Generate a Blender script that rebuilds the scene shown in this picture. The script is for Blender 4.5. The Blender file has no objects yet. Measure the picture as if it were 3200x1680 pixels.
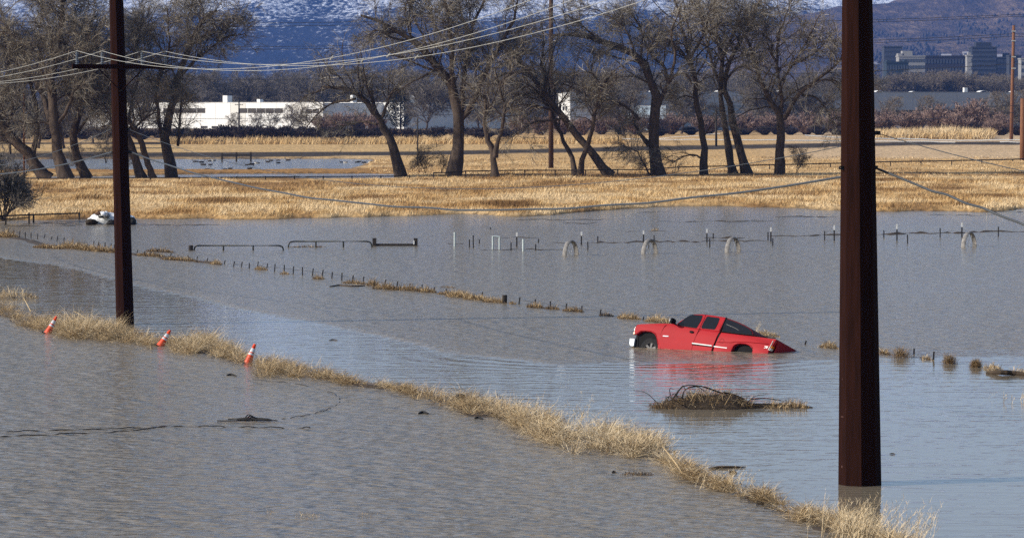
import bpy, bmesh, math, random
import numpy as np
from mathutils import Vector, Matrix

# ------------------------------------------------------------------ camera, sky, sun, exposure
FPX = 11000.0                       # focal length in photograph pixels (3200 wide)
CAMH = 8.15                         # the photographer stands on an overpass
PITCH = math.atan((840.0 - 330.0) / FPX)
SUN_AZ = math.radians(74.0)         # left of the line back to the camera
SUN_EL = math.radians(27.0)
sc = bpy.context.scene
COL = sc.collection
cam = bpy.data.cameras.new("camera")
cam.sensor_width = 36.0
cam.lens = FPX / 3200.0 * 36.0
cam.clip_start = 0.5
cam.clip_end = 60000.0
camo = bpy.data.objects.new("camera", cam)
COL.objects.link(camo)
camo.location = (0, 0, CAMH)
camo.rotation_euler = (math.pi / 2 - PITCH, 0, 0)
sc.camera = camo

world = bpy.data.worlds.new("World")
sc.world = world
world.use_nodes = True
wn = world.node_tree.nodes
wl = world.node_tree.links
bg = wn["Background"]
sky = wn.new("ShaderNodeTexSky")
sky.sky_type = 'NISHITA'
sky.sun_disc = False
sky.sun_elevation = SUN_EL
sky.sun_rotation = math.pi + SUN_AZ
sky.altitude = 1300
sky.air_density = 1.0
sky.dust_density = 3.5
sky.ozone_density = 0.5
wl.new(sky.outputs[0], bg.inputs[0])
bg.inputs[1].default_value = 0.127

SUNV = Vector((-math.sin(SUN_AZ) * math.cos(SUN_EL), -math.cos(SUN_AZ) * math.cos(SUN_EL), math.sin(SUN_EL)))
sl = bpy.data.lights.new("sun", 'SUN')
sl.energy = 5.0
sl.angle = math.radians(0.5)
sl.color = (1.0, 0.93, 0.82)
so = bpy.data.objects.new("sun", sl)
COL.objects.link(so)
so.rotation_euler = SUNV.to_track_quat('Z', 'Y').to_euler()
so.location = (-200, -60, 120)

sc.view_settings.view_transform = 'Standard'
sc.view_settings.look = 'None'
sc.view_settings.exposure = 0.2
sc.view_settings.gamma = 1.0
sc.render.engine = 'CYCLES'
sc.cycles.max_bounces = 6
sc.cycles.diffuse_bounces = 2
sc.cycles.glossy_bounces = 3
sc.cycles.transmission_bounces = 2
sc.cycles.volume_bounces = 1
sc.cycles.transparent_max_bounces = 4
sc.cycles.caustics_reflective = False
sc.cycles.caustics_refractive = False
sc.cycles.use_denoising = False          # the grain of the picture is kept: it holds the twigs and ripples
sc.cycles.use_adaptive_sampling = False
sc.render.use_persistent_data = False

# ------------------------------------------------------------------ pixel -> place helpers
SP, CP = math.sin(PITCH), math.cos(PITCH)

def ray(px, py):
    a = (px - 1600.0) / FPX
    b = (840.0 - py) / FPX
    return np.array([a, b * SP + CP, b * CP - SP])

CAMP = np.array([0.0, 0.0, CAMH])

def G(px, py, z=0.0):
    """the point where the line of sight meets level ground of height z"""
    d = ray(px, py)
    return CAMP + d * ((z - CAMH) / d[2])

def A(px, py, Y):
    """the point of the line of sight at distance Y"""
    d = ray(px, py)
    return CAMP + d * (Y / d[1])

def proj(P):
    P = np.asarray(P, float) - CAMP
    x, y, z = P[..., 0], P[..., 1], P[..., 2]
    dep = y * CP - z * SP
    up = y * SP + z * CP
    return 1600 + FPX * x / dep, 840 - FPX * up / dep

# ------------------------------------------------------------------ object helpers
def tag(o, label=None, cat=None, group=None, kind=None):
    if label: o["label"] = label
    if cat: o["category"] = cat
    if group: o["group"] = group
    if kind: o["kind"] = kind
    return o

def empty(name, loc, rot=None):
    o = bpy.data.objects.new(name, None)
    COL.objects.link(o)
    o.location = loc
    o.empty_display_size = 0.2
    if rot is not None:
        o.rotation_euler = rot
    return o

def link(name, me, parent=None):
    o = bpy.data.objects.new(name, me)
    COL.objects.link(o)
    if parent is not None:
        o.parent = parent
    return o

def chain_loc(o):
    v = np.zeros(3)
    while o is not None:
        v = v + np.array(o.location); o = o.parent
    return v

def mk(name, V, F, mat, parent=None, smooth=False, local=False, bevel=0.0, seg=2):
    """one mesh object from lists; world coordinates unless local"""
    V = np.asarray(V, float)
    if parent is not None and not local:
        V = V - chain_loc(parent)
    me = bpy.data.meshes.new(name)
    me.from_pydata([tuple(v) for v in V], [], [tuple(int(i) for i in f) for f in F])
    mats = mat if isinstance(mat, (list, tuple)) else [mat]
    for m in mats:
        me.materials.append(m)
    if smooth:
        me.polygons.foreach_set("use_smooth", [True] * len(me.polygons))
    me.update()
    o = link(name, me, parent)
    if bevel > 0:
        b = o.modifiers.new("bevel", 'BEVEL')
        b.width = bevel
        b.segments = seg
        b.limit_method = 'ANGLE'
        b.angle_limit = math.radians(35)
    return o

def big(name, V, F, mat, parent=None, smooth=False, attrs=None):
    """one large mesh object from arrays (all faces have the same number of corners)"""
    V = np.ascontiguousarray(V, dtype=np.float32)
    if parent is not None:
        V = V - chain_loc(parent).astype(np.float32)
    F = np.ascontiguousarray(F, dtype=np.int32)
    n, k = F.shape
    me = bpy.data.meshes.new(name)
    me.vertices.add(len(V))
    me.vertices.foreach_set("co", V.ravel())
    me.loops.add(n * k)
    me.loops.foreach_set("vertex_index", F.ravel())
    me.polygons.add(n)
    me.polygons.foreach_set("loop_start", np.arange(0, n * k, k, dtype=np.int32))
    me.polygons.foreach_set("loop_total", np.full(n, k, dtype=np.int32))
    if smooth:
        me.polygons.foreach_set("use_smooth", np.ones(n, dtype=bool))
    me.materials.append(mat)
    me.update(calc_edges=True)
    me.validate()
    for nm, arr in (attrs or {}).items():
        a = me.attributes.new(nm, 'FLOAT', 'POINT')
        a.data.foreach_set("value", np.ascontiguousarray(arr, dtype=np.float32))
    return link(name, me, parent)

def dup(o, parent=None, loc=None, rotz=None, scale=None):
    c = o.copy()
    COL.objects.link(c)
    c.parent = parent
    if loc is not None: c.location = loc
    if rotz is not None: c.rotation_euler = (0, 0, rotz)
    if scale is not None: c.scale = scale
    for ch in list(o.children):
        dup(ch, c)
    return c

BOXF = [(0, 3, 2, 1), (4, 5, 6, 7), (0, 1, 5, 4), (1, 2, 6, 5), (2, 3, 7, 6), (3, 0, 4, 7)]

def box(c, s, ax=None):
    """box vertices: centre, full sizes, optional 3 axes"""
    c = np.asarray(c, float)
    ax = np.eye(3) if ax is None else np.asarray(ax, float)
    out = []
    for z in (-.5, .5):
        for x, y in ((-.5, -.5), (.5, -.5), (.5, .5), (-.5, .5)):
            out.append(c + ax[0] * x * s[0] + ax[1] * y * s[1] + ax[2] * z * s[2])
    return out, BOXF

class MB:
    def __init__(self):
        self.v, self.f = [], []
    def add(self, V, F):
        b = len(self.v)
        self.v += [tuple(x) for x in V]
        self.f += [tuple(i + b for i in f) for f in F]
        return self
    def box(self, c, s, ax=None):
        return self.add(*box(c, s, ax))
    def tube(self, pts, r, sides=8, cap=True):
        return self.add(*tube(pts, r, sides, cap))
    def build(self, name, mat, parent=None, **k):
        return mk(name, self.v, self.f, mat, parent, **k)

def tube(pts, r, sides=8, cap=True):
    pts = np.asarray(pts, float)
    n = len(pts)
    r = np.full(n, r, float) if np.isscalar(r) else np.asarray(r, float)
    t = np.gradient(pts, axis=0)
    t /= np.linalg.norm(t, axis=1)[:, None] + 1e-9
    ref = np.array([0, 0, 1.0]) if abs(t[0][2]) < 0.8 else np.array([1.0, 0, 0])
    V = []
    for i in range(n):
        a = np.cross(t[i], ref); a /= np.linalg.norm(a) + 1e-9
        b = np.cross(a, t[i])
        for k in range(sides):
            an = 2 * math.pi * k / sides
            V.append(pts[i] + r[i] * (math.cos(an) * a + math.sin(an) * b))
    F = []
    for i in range(n - 1):
        for k in range(sides):
            k2 = (k + 1) % sides
            F.append((i * sides + k, i * sides + k2, (i + 1) * sides + k2, (i + 1) * sides + k))
    if cap:
        F.append(tuple(range(sides))[::-1])
        F.append(tuple((n - 1) * sides + k for k in range(sides)))
    return V, F

def spline(P, n):
    """smooth curve through control rows (Catmull-Rom), n samples"""
    P = np.asarray(P, float)
    if len(P) == 2:
        t = np.linspace(0, 1, n)[:, None]
        return P[0] * (1 - t) + P[1] * t
    Q = np.vstack([2 * P[0] - P[1], P, 2 * P[-1] - P[-2]])
    m = len(P) - 1
    out = []
    for u in np.linspace(0, m - 1e-6, n):
        i = int(u); t = u - i
        p0, p1, p2, p3 = Q[i], Q[i + 1], Q[i + 2], Q[i + 3]
        out.append(.5 * ((2 * p1) + (-p0 + p2) * t + (2 * p0 - 5 * p1 + 4 * p2 - p3) * t * t + (-p0 + 3 * p1 - 3 * p2 + p3) * t ** 3))
    return np.array(out)

def nrm(v):
    v = np.asarray(v, float)
    return v / (np.linalg.norm(v, axis=-1, keepdims=True) + 1e-9)

def vnoise(x, y, seed=0):
    """smooth value noise"""
    xi, yi = np.floor(x).astype(np.int64), np.floor(y).astype(np.int64)
    xf, yf = x - xi, y - yi
    xf = xf * xf * (3 - 2 * xf); yf = yf * yf * (3 - 2 * yf)
    def h(a, b):
        v = np.sin(a * 127.1 + b * 311.7 + seed * 74.7) * 43758.5453
        return v - np.floor(v)
    return (h(xi, yi) * (1 - xf) + h(xi + 1, yi) * xf) * (1 - yf) + (h(xi, yi + 1) * (1 - xf) + h(xi + 1, yi + 1) * xf) * yf

def fbm(x, y, seed=0, octv=4):
    s = 0; a = .5
    for k in range(octv):
        s = s + a * vnoise(x * 2 ** k, y * 2 ** k, seed + k)
        a *= .5
    return s

# ------------------------------------------------------------------ materials
def newmat(name):
    m = bpy.data.materials.new(name)
    m.use_nodes = True
    return m, m.node_tree.nodes, m.node_tree.links, m.node_tree.nodes["Principled BSDF"]

def M(name, col, rough=.8, metal=0.0, var=.25, scale=4.0, bump=0.0, spec=.3, hue=None, coat=0.0, stretch=(1, 1, 1)):
    """plain surface with noise in colour and fine relief"""
    m, N, L, b = newmat(name)
    b.inputs["Roughness"].default_value = rough
    b.inputs["Metallic"].default_value = metal
    b.inputs["Specular IOR Level"].default_value = spec
    if coat:
        b.inputs["Coat Weight"].default_value = coat
        b.inputs["Coat Roughness"].default_value = .08
    tc = N.new("ShaderNodeTexCoord")
    mp = N.new("ShaderNodeMapping"); mp.inputs["Scale"].default_value = stretch
    L.new(tc.outputs["Object"], mp.inputs[0])
    nz = N.new("ShaderNodeTexNoise"); nz.inputs["Scale"].default_value = scale; nz.inputs["Detail"].default_value = 5
    L.new(mp.outputs[0], nz.inputs["Vector"])
    rp = N.new("ShaderNodeValToRGB")
    c2 = hue if hue else tuple(c * (1 - var) for c in col)
    c1 = col if hue else tuple(min(1, c * (1 + var)) for c in col)
    rp.color_ramp.elements[0].position = .3; rp.color_ramp.elements[1].position = .7
    rp.color_ramp.elements[0].color = (*c2, 1); rp.color_ramp.elements[1].color = (*c1, 1)
    L.new(nz.outputs["Fac"], rp.inputs[0])
    L.new(rp.outputs[0], b.inputs["Base Color"])
    if bump:
        bp = N.new("ShaderNodeBump"); bp.inputs["Strength"].default_value = 1; bp.inputs["Distance"].default_value = bump
        n2 = N.new("ShaderNodeTexNoise"); n2.inputs["Scale"].default_value = scale * 4; n2.inputs["Detail"].default_value = 4
        L.new(mp.outputs[0], n2.inputs["Vector"])
        L.new(n2.outputs["Fac"], bp.inputs["Height"]); L.new(bp.outputs[0], b.inputs["Normal"])
    return m

def VM(name, stops, rough=.85, trans=0.0):
    """colour picked by the per-vertex value 'var' (each blade or twig has its own)"""
    m, N, L, b = newmat(name)
    b.inputs["Roughness"].default_value = rough
    b.inputs["Specular IOR Level"].default_value = .15
    at = N.new("ShaderNodeAttribute"); at.attribute_name = "var"
    rp = N.new("ShaderNodeValToRGB")
    e = rp.color_ramp.elements
    while len(e) < len(stops): e.new(.5)
    for el, (p, c) in zip(e, stops):
        el.position = p; el.color = (*c, 1)
    L.new(at.outputs["Fac"], rp.inputs[0])
    L.new(rp.outputs[0], b.inputs["Base Color"])
    return m

MAT = {}
MAT["weathering"] = M("weathering_steel", (.021, .0072, .0052), .9, 0, .35, 3, .002, spec=.05, hue=(.0105, .0040, .0031), stretch=(5, 5, .35))
MAT["galv"] = M("galvanised_wire", (.46, .46, .43), .5, .5, .1, 3)
MAT["cable"] = M("black_jacket_cable", (.045, .050, .055), .35, 0, .2, 3, spec=.5)
MAT["darkmetal"] = M("dark_iron", (.012, .012, .013), .6, 0, .3, 6)
MAT["porcelain"] = M("grey_porcelain", (.10, .12, .15), .2, 0, .2, 8, spec=.6)
MAT["oldwood"] = M("weathered_dark_wood", (.030, .025, .022), .9, 0, .4, 5, .01, stretch=(4, 4, .7))
MAT["polewood"] = M("creosote_pole_wood", (.16, .072, .036), .85, 0, .35, 4, .01, stretch=(6, 6, .5))
MAT["whitepipe"] = M("white_painted_pipe", (.62, .63, .63), .5, 0, .15, 3)
MAT["palepipe"] = M("pale_blue_pipe", (.40, .46, .47), .5, 0, .15, 4)
MAT["postmetal"] = M("dark_steel_post", (.025, .024, .026), .7, 0, .4, 8)
MAT["alu"] = M("dull_aluminium", (.20, .19, .18), .45, .6, .3, 5)
MAT["mud"] = M("wet_mud", (.055, .040, .026), .7, 0, .4, 1.5, .03)
MAT["debris"] = M("dark_wet_drift", (.040, .028, .018), .9, 0, .5, 2, .03)
MAT["black"] = M("black_rubber", (.012, .012, .013), .8, 0, .25, 6)
MAT["bark"] = M("cottonwood_bark", (.088, .063, .046), .95, 0, .5, 1.6, .06, hue=(.030, .022, .017), stretch=(2, 2, .5))
MAT["twig"] = VM("bare_twigs", [(0, (.085, .074, .060)), (.5, (.185, .162, .130)), (.92, (.30, .27, .222)), (1, (.55, .51, .43))])
MAT["twig_pale"] = VM("pale_bare_twigs", [(0, (.085, .068, .052)), (.6, (.17, .14, .105)), (1, (.26, .22, .17))])
MAT["twig_grey"] = VM("grey_bare_twigs", [(0, (.070, .062, .055)), (.6, (.150, .132, .115)), (1, (.23, .205, .178))])
MAT["twig_red"] = VM("reddish_willow_twigs", [(0, (.115, .080, .070)), (.6, (.25, .172, .145)), (1, (.37, .27, .22))])
MAT["twig_dark"] = VM("dark_brush_twigs", [(0, (.020, .016, .018)), (.6, (.045, .034, .034)), (1, (.075, .055, .048))])
MAT["grass"] = VM("dry_straw", [(0, (.055, .034, .018)), (.3, (.24, .155, .074)), (.65, (.52, .385, .215)), (1, (.74, .62, .43))])
MAT["field"] = VM("dry_meadow_grass", [(0, (.15, .085, .034)), (.35, (.34, .205, .085)), (.7, (.52, .355, .165)), (1, (.62, .48, .29))])
MAT["brownpole"] = M("old_brown_pole_wood", (.055, .030, .020), .9, 0, .35, 4, .01, stretch=(6, 6, .5))
MAT["evergreen"] = VM("evergreen_needles", [(0, (.008, .010, .007)), (1, (.028, .032, .020))])
# ------------------------------------------------------------------ terrain
GZ = 0.25                                            # level of the dry meadow above the flood

def smooth01(a, b, x):
    t = np.clip((x - a) / (b - a), 0, 1)
    return t * t * (3 - 2 * t)

SHORE = np.array([(-1500, 694), (0, 697), (60, 694), (260, 688), (420, 688), (700, 690), (1000, 686), (1300, 677), (1450, 672), (1600, 682), (1720, 676),
                  (1900, 660), (2050, 650), (2300, 654), (2600, 660), (2800, 668), (2950, 664), (3080, 668), (3200, 656), (4700, 656)], float)

def ground_px(x, y):
    """pixel row and column of ground points (used only to lay out the land)"""
    return 1600 + FPX * x / np.maximum(y, 1), 330 + FPX * CAMH / np.maximum(y, 1)

def land(x, y):
    """height of the ground and its own colour"""
    px, py = ground_px(x, y)
    n1 = fbm(x / 9., y / 14., 3)
    n2 = fbm(x / 2.2, y / 5., 9)
    sh = np.interp(px, SHORE[:, 0], SHORE[:, 1]) + (n1 - .47) * 16 + (n2 - .47) * 8
    up = smooth01(0, -10, py - sh - 1)
    h = -0.55 + (GZ + .55) * up + (n1 - .47) * .25 * up
    # two shallow ponds in the meadow on the left
    e1 = 1150 + (n1 - .5) * 240
    pond1 = smooth01(495.5, 498, py + (n2 - .5) * 4) * smooth01(534, 531, py + (n2 - .5) * 5 - np.clip(px - 700, 0, 500) * -.006) * smooth01(e1 + 60, e1 - 60, px)
    pond2 = smooth01(541, 544, py + (n2 - .5) * 5 - np.clip(700 - px, 0, 700) * .018) * smooth01(562, 559, py) * smooth01(1330, 1100, px)
    h = h - (GZ + .35) * np.maximum(pond1, pond2) * up
    # dark brown bands across the far field, and a gentle rise
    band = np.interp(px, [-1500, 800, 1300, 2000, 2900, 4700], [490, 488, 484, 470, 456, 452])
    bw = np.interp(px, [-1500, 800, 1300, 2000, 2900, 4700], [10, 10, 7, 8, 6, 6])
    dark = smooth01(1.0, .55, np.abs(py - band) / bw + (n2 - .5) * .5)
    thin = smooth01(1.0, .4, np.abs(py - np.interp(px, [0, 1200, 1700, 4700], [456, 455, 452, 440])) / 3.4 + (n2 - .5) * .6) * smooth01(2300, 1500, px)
    h = h + .3 * smooth01(480, 450, py)
    C = np.zeros(x.shape + (3,))
    straw = np.array([.50, .315, .132]); rust = np.array([.28, .158, .062]); pale = np.array([.56, .40, .215])
    pinkish = np.array([.54, .385, .225]); mud = np.array([.060, .044, .030]); orange = np.array([.33, .18, .062])
    t = fbm(x / 6., y / 10., 21)[..., None]
    C[:] = straw
    C += (rust - straw) * smooth01(.47, .60, t)
    C += (pale - C) * smooth01(.48, .34, t) * .7
    k = (smooth01(556, 530, py) * smooth01(1150, 1350, px))[..., None]
    C += (np.array([.54, .35, .155]) - C) * k * .85
    k = (smooth01(504, 496, py) * smooth01(2300, 2600, px))[..., None]
    C += (pinkish - C) * k
    k = (smooth01(548, 540, py) * smooth01(526, 532, py) * smooth01(1450, 1250, px))[..., None]
    C += (orange - C) * k
    k = (smooth01(484, 478, py) * smooth01(453, 457, py) * smooth01(1900, 1500, px))[..., None]
    C += (np.array([.52, .35, .16]) - C) * k
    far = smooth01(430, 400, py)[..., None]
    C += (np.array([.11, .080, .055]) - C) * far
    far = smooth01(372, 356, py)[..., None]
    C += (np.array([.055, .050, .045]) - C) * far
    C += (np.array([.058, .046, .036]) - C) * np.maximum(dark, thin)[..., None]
    C += (mud - C) * (1 - smooth01(-.05, .12, h))[..., None]
    C *= (1 + (fbm(x / 1.3, y / 3.1, 33) - .47) * .5)[..., None]
    return h, np.clip(C, 0.01, 1)

rows = np.concatenate([np.linspace(1900, 720, 70), np.linspace(718, 440, 250), np.linspace(439, 346, 90), [344, 342, 340, 338]])
D = FPX * CAMH / (rows - 330)
D = np.concatenate([[-40, 10, 30], D, [12500, 14000]])
tx = np.concatenate([np.linspace(-.60, -.17, 30), np.linspace(-.165, .165, 200), np.linspace(.17, .60, 30)])
XX = tx[None, :] * np.maximum(D, 60)[:, None]
YY = np.repeat(D[:, None], len(tx), 1)
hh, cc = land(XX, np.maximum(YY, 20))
V = np.stack([XX, YY, hh], -1).reshape(-1, 3)
nr, nc = XX.shape
idx = np.arange(nr * nc).reshape(nr, nc)
F = np.stack([idx[:-1, :-1], idx[:-1, 1:], idx[1:, 1:], idx[1:, :-1]], -1).reshape(-1, 4)

gm, N, L, b = newmat("meadow_ground")
at = N.new("ShaderNodeAttribute"); at.attribute_name = "tint"
b.inputs["Roughness"].default_value = .95
b.inputs["Specular IOR Level"].default_value = .1
tc = N.new("ShaderNodeTexCoord")
mp = N.new("ShaderNodeMapping"); mp.inputs["Scale"].default_value = (1.6, .5, 1)
nz = N.new("ShaderNodeTexNoise"); nz.inputs["Scale"].default_value = 1.0; nz.inputs["Detail"].default_value = 6
L.new(tc.outputs["Object"], mp.inputs[0]); L.new(mp.outputs[0], nz.inputs["Vector"])
mr = N.new("ShaderNodeMapRange"); mr.inputs[1].default_value = .3; mr.inputs[2].default_value = .7; mr.inputs[3].default_value = .62; mr.inputs[4].default_value = 1.32
L.new(nz.outputs["Fac"], mr.inputs[0])
mx = N.new("ShaderNodeVectorMath"); mx.operation = 'SCALE'
L.new(at.outputs["Color"], mx.inputs[0]); L.new(mr.outputs[0], mx.inputs["Scale"])
L.new(mx.outputs[0], b.inputs["Base Color"])
bp = N.new("ShaderNodeBump"); bp.inputs["Distance"].default_value = .25; bp.inputs["Strength"].default_value = .8
L.new(nz.outputs["Fac"], bp.inputs["Height"]); L.new(bp.outputs[0], b.inputs["Normal"])
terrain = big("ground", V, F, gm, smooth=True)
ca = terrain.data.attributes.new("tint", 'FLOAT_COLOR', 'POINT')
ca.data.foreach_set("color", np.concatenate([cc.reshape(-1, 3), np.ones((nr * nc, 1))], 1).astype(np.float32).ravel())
tag(terrain, "flat valley meadow of dry tan grass beyond the flood", "ground", kind="structure")

# ------------------------------------------------------------------ flood water
def ruffle(px, py):
    """how much wind-chop there is at a place: 0 glassy, 1 ruffled"""
    n = fbm(px / 160., py / 22., 5)
    n2 = fbm(px / 520., py / 60., 15)
    yb = np.interp(px, [-2000, 0, 250, 420, 800, 1100, 1400, 1700, 2000, 2300, 2600, 3200, 5000], [700, 800, 835, 884, 968, 1028, 1096, 1132, 1130, 1128, 1122, 1108, 1100])
    yl = np.interp(px, [-2000, 0, 400, 800, 1200, 1600, 2000, 2400, 2700, 5000], [700, 955, 1040, 1150, 1212, 1310, 1410, 1590, 1680, 2600])
    calm = smooth01(-5, 7, py - yb + (n - .47) * 18) * smooth01(4, -10, py - yl)
    r = 1.0 - .94 * calm
    r = r * (1 - .25 * smooth01(800, 770, py) * smooth01(745, 760, py))
    r = r * (.74 + .55 * n2)
    r = r * (1 - .35 * smooth01(720, 700, py))
    r = np.where((py > 1090) & (px > 2700), np.minimum(r, .30 + .25 * n), r)
    far = smooth01(600, 560, py)
    return r * (1 - far) + .5 * far

rows = np.concatenate([np.linspace(2600, 1700, 16), np.linspace(1690, 690, 210), np.linspace(685, 450, 40)])
D = FPX * CAMH / (rows - 330)
tx = np.concatenate([np.linspace(-.60, -.18, 16), np.linspace(-.17, .17, 150), np.linspace(.18, .60, 16)])
XX = tx[None, :] * D[:, None]; YY = np.repeat(D[:, None], len(tx), 1)
px, py = ground_px(XX, YY)
V = np.stack([XX, YY, np.zeros_like(XX)], -1).reshape(-1, 3)
nr, nc = XX.shape
idx = np.arange(nr * nc).reshape(nr, nc)
F = np.stack([idx[:-1, :-1], idx[:-1, 1:], idx[1:, 1:], idx[1:, :-1]], -1).reshape(-1, 4)
wm, N, L, b = newmat("muddy_flood_water")
b.inputs["Base Color"].default_value = (.205, .174, .130, 1)
WB = b
b.inputs["IOR"].default_value = 1.33
tc = N.new("ShaderNodeTexCoord")
def wnoise(scale, sx, sy, rot=0., det=3.0, rough=.5):
    mp = N.new("ShaderNodeMapping"); mp.inputs["Scale"].default_value = (sx, sy, 1); mp.inputs["Rotation"].default_value = (0, 0, rot)
    nz = N.new("ShaderNodeTexNoise"); nz.inputs["Scale"].default_value = scale; nz.inputs["Detail"].default_value = det; nz.inputs["Roughness"].default_value = rough
    L.new(tc.outputs["Object"], mp.inputs[0]); L.new(mp.outputs[0], nz.inputs["Vector"])
    return nz.outputs["Fac"]
def math2(op, a, bb):
    m = N.new("ShaderNodeMath"); m.operation = op
    for i, q in enumerate((a, bb)):
        if isinstance(q, (int, float)): m.inputs[i].default_value = q
        else: L.new(q, m.inputs[i])
    return m.outputs[0]
at = N.new("ShaderNodeAttribute"); at.attribute_name = "ruffle"
chop = math2('ADD', math2('MULTIPLY', wnoise(1.65, .8, 1.2, .5, 1.0), .22), math2('MULTIPLY', wnoise(4.4, .7, 1.2, -.35, 1.0), .12))
swell = math2('MULTIPLY', wnoise(1.0, .16, 1.5, .10, 2.0), .034)
fine = math2('MULTIPLY', wnoise(1.0, .5, 5.5, -.06, 1.0), .0032)
calmf = math2('SUBTRACT', 1.0, math2('MULTIPLY', at.outputs["Fac"], .75))
h = math2('ADD', math2('MULTIPLY', math2('MULTIPLY', chop, .85), at.outputs["Fac"]), math2('ADD', math2('MULTIPLY', math2('MULTIPLY', swell, .5), calmf), fine))
# rings spreading from the stranded pickup
TC = G(2010, 1098)
vd = N.new("ShaderNodeVectorMath"); vd.operation = 'DISTANCE'; vd.inputs[1].default_value = tuple(TC)
wob = N.new("ShaderNodeVectorMath"); wob.operation = 'ADD'
nzv = N.new("ShaderNodeTexNoise"); nzv.inputs["Scale"].default_value = .35; L.new(tc.outputs["Object"], nzv.inputs["Vector"])
L.new(tc.outputs["Object"], wob.inputs[0]); L.new(nzv.outputs["Color"], wob.inputs[1]); L.new(wob.outputs[0], vd.inputs[0])
ds = vd.outputs["Value"]
rg = N.new("ShaderNodeMapRange"); rg.inputs[1].default_value = 2.0; rg.inputs[2].default_value = 11.0; rg.inputs[3].default_value = 1.0; rg.inputs[4].default_value = 0.0
L.new(ds, rg.inputs[0])
rings = math2('MULTIPLY', math2('MULTIPLY', math2('SINE', math2('MULTIPLY', ds, 5.6), 0.0), .0075), rg.outputs[0])
h = math2('ADD', h, rings)
bp = N.new("ShaderNodeBump"); bp.inputs["Distance"].default_value = 1.0; bp.inputs["Strength"].default_value = 1.0
L.new(h, bp.inputs["Height"]); L.new(bp.outputs[0], b.inputs["Normal"])
mrr = N.new("ShaderNodeMapRange"); mrr.inputs[1].default_value = .1; mrr.inputs[2].default_value = .9; mrr.inputs[3].default_value = .035; mrr.inputs[4].default_value = .16
L.new(at.outputs["Fac"], mrr.inputs[0]); L.new(mrr.outputs[0], WB.inputs["Roughness"])
water = big("flood_water", V, F, wm, smooth=True, attrs={"ruffle": ruffle(px, py).ravel()})
tag(water, "brown-grey flood water rippled by wind over the fields", "water", kind="structure")

# ------------------------------------------------------------------ mountains
def sheet(name, D, tx, hfun, mat, label):
    XX = tx[None, :] * D[:, None]; YY = np.repeat(D[:, None], len(tx), 1)
    H = hfun(XX, YY)
    V = np.stack([XX, YY, H], -1).reshape(-1, 3)
    nr, nc = XX.shape
    idx = np.arange(nr * nc).reshape(nr, nc)
    F = np.stack([idx[:-1, :-1], idx[:-1, 1:], idx[1:, 1:], idx[1:, :-1]], -1).reshape(-1, 4)
    return tag(big(name, V, F, mat, smooth=True), label, "mountain", kind="structure")

def ridged(x, y, seed, octv=5):
    s = 0; a = .5
    for k in range(octv):
        s = s + a * (1 - np.abs(2 * vnoise(x * 2 ** k, y * 2 ** k, seed + k) - 1))
        a *= .5
    return s

def h_main(x, y):
    s = np.clip((y - 6600) / 7400, 0, 1)
    r = ridged(x / 900. + 3, y / 1500., 41)
    return 800 * (1 - np.exp(-1.75 * s ** 1.1)) * (.70 + .46 * r) + 60 * s * (fbm(x / 160., y / 260., 43) - .5) - 14

def h_foot(x, y):
    t = x / y
    s = smooth01(4300, 7600, y)
    e = smooth01(.045, .155, t)
    r = fbm(x / 420., y / 800., 51)
    return (330 * s * (.55 + .45 * e) * (.55 + .9 * r) + 16 * s * (fbm(x / 90., y / 150., 53) - .5)) * smooth01(.03, .085, t + (r - .5) * .03) - 12

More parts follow.
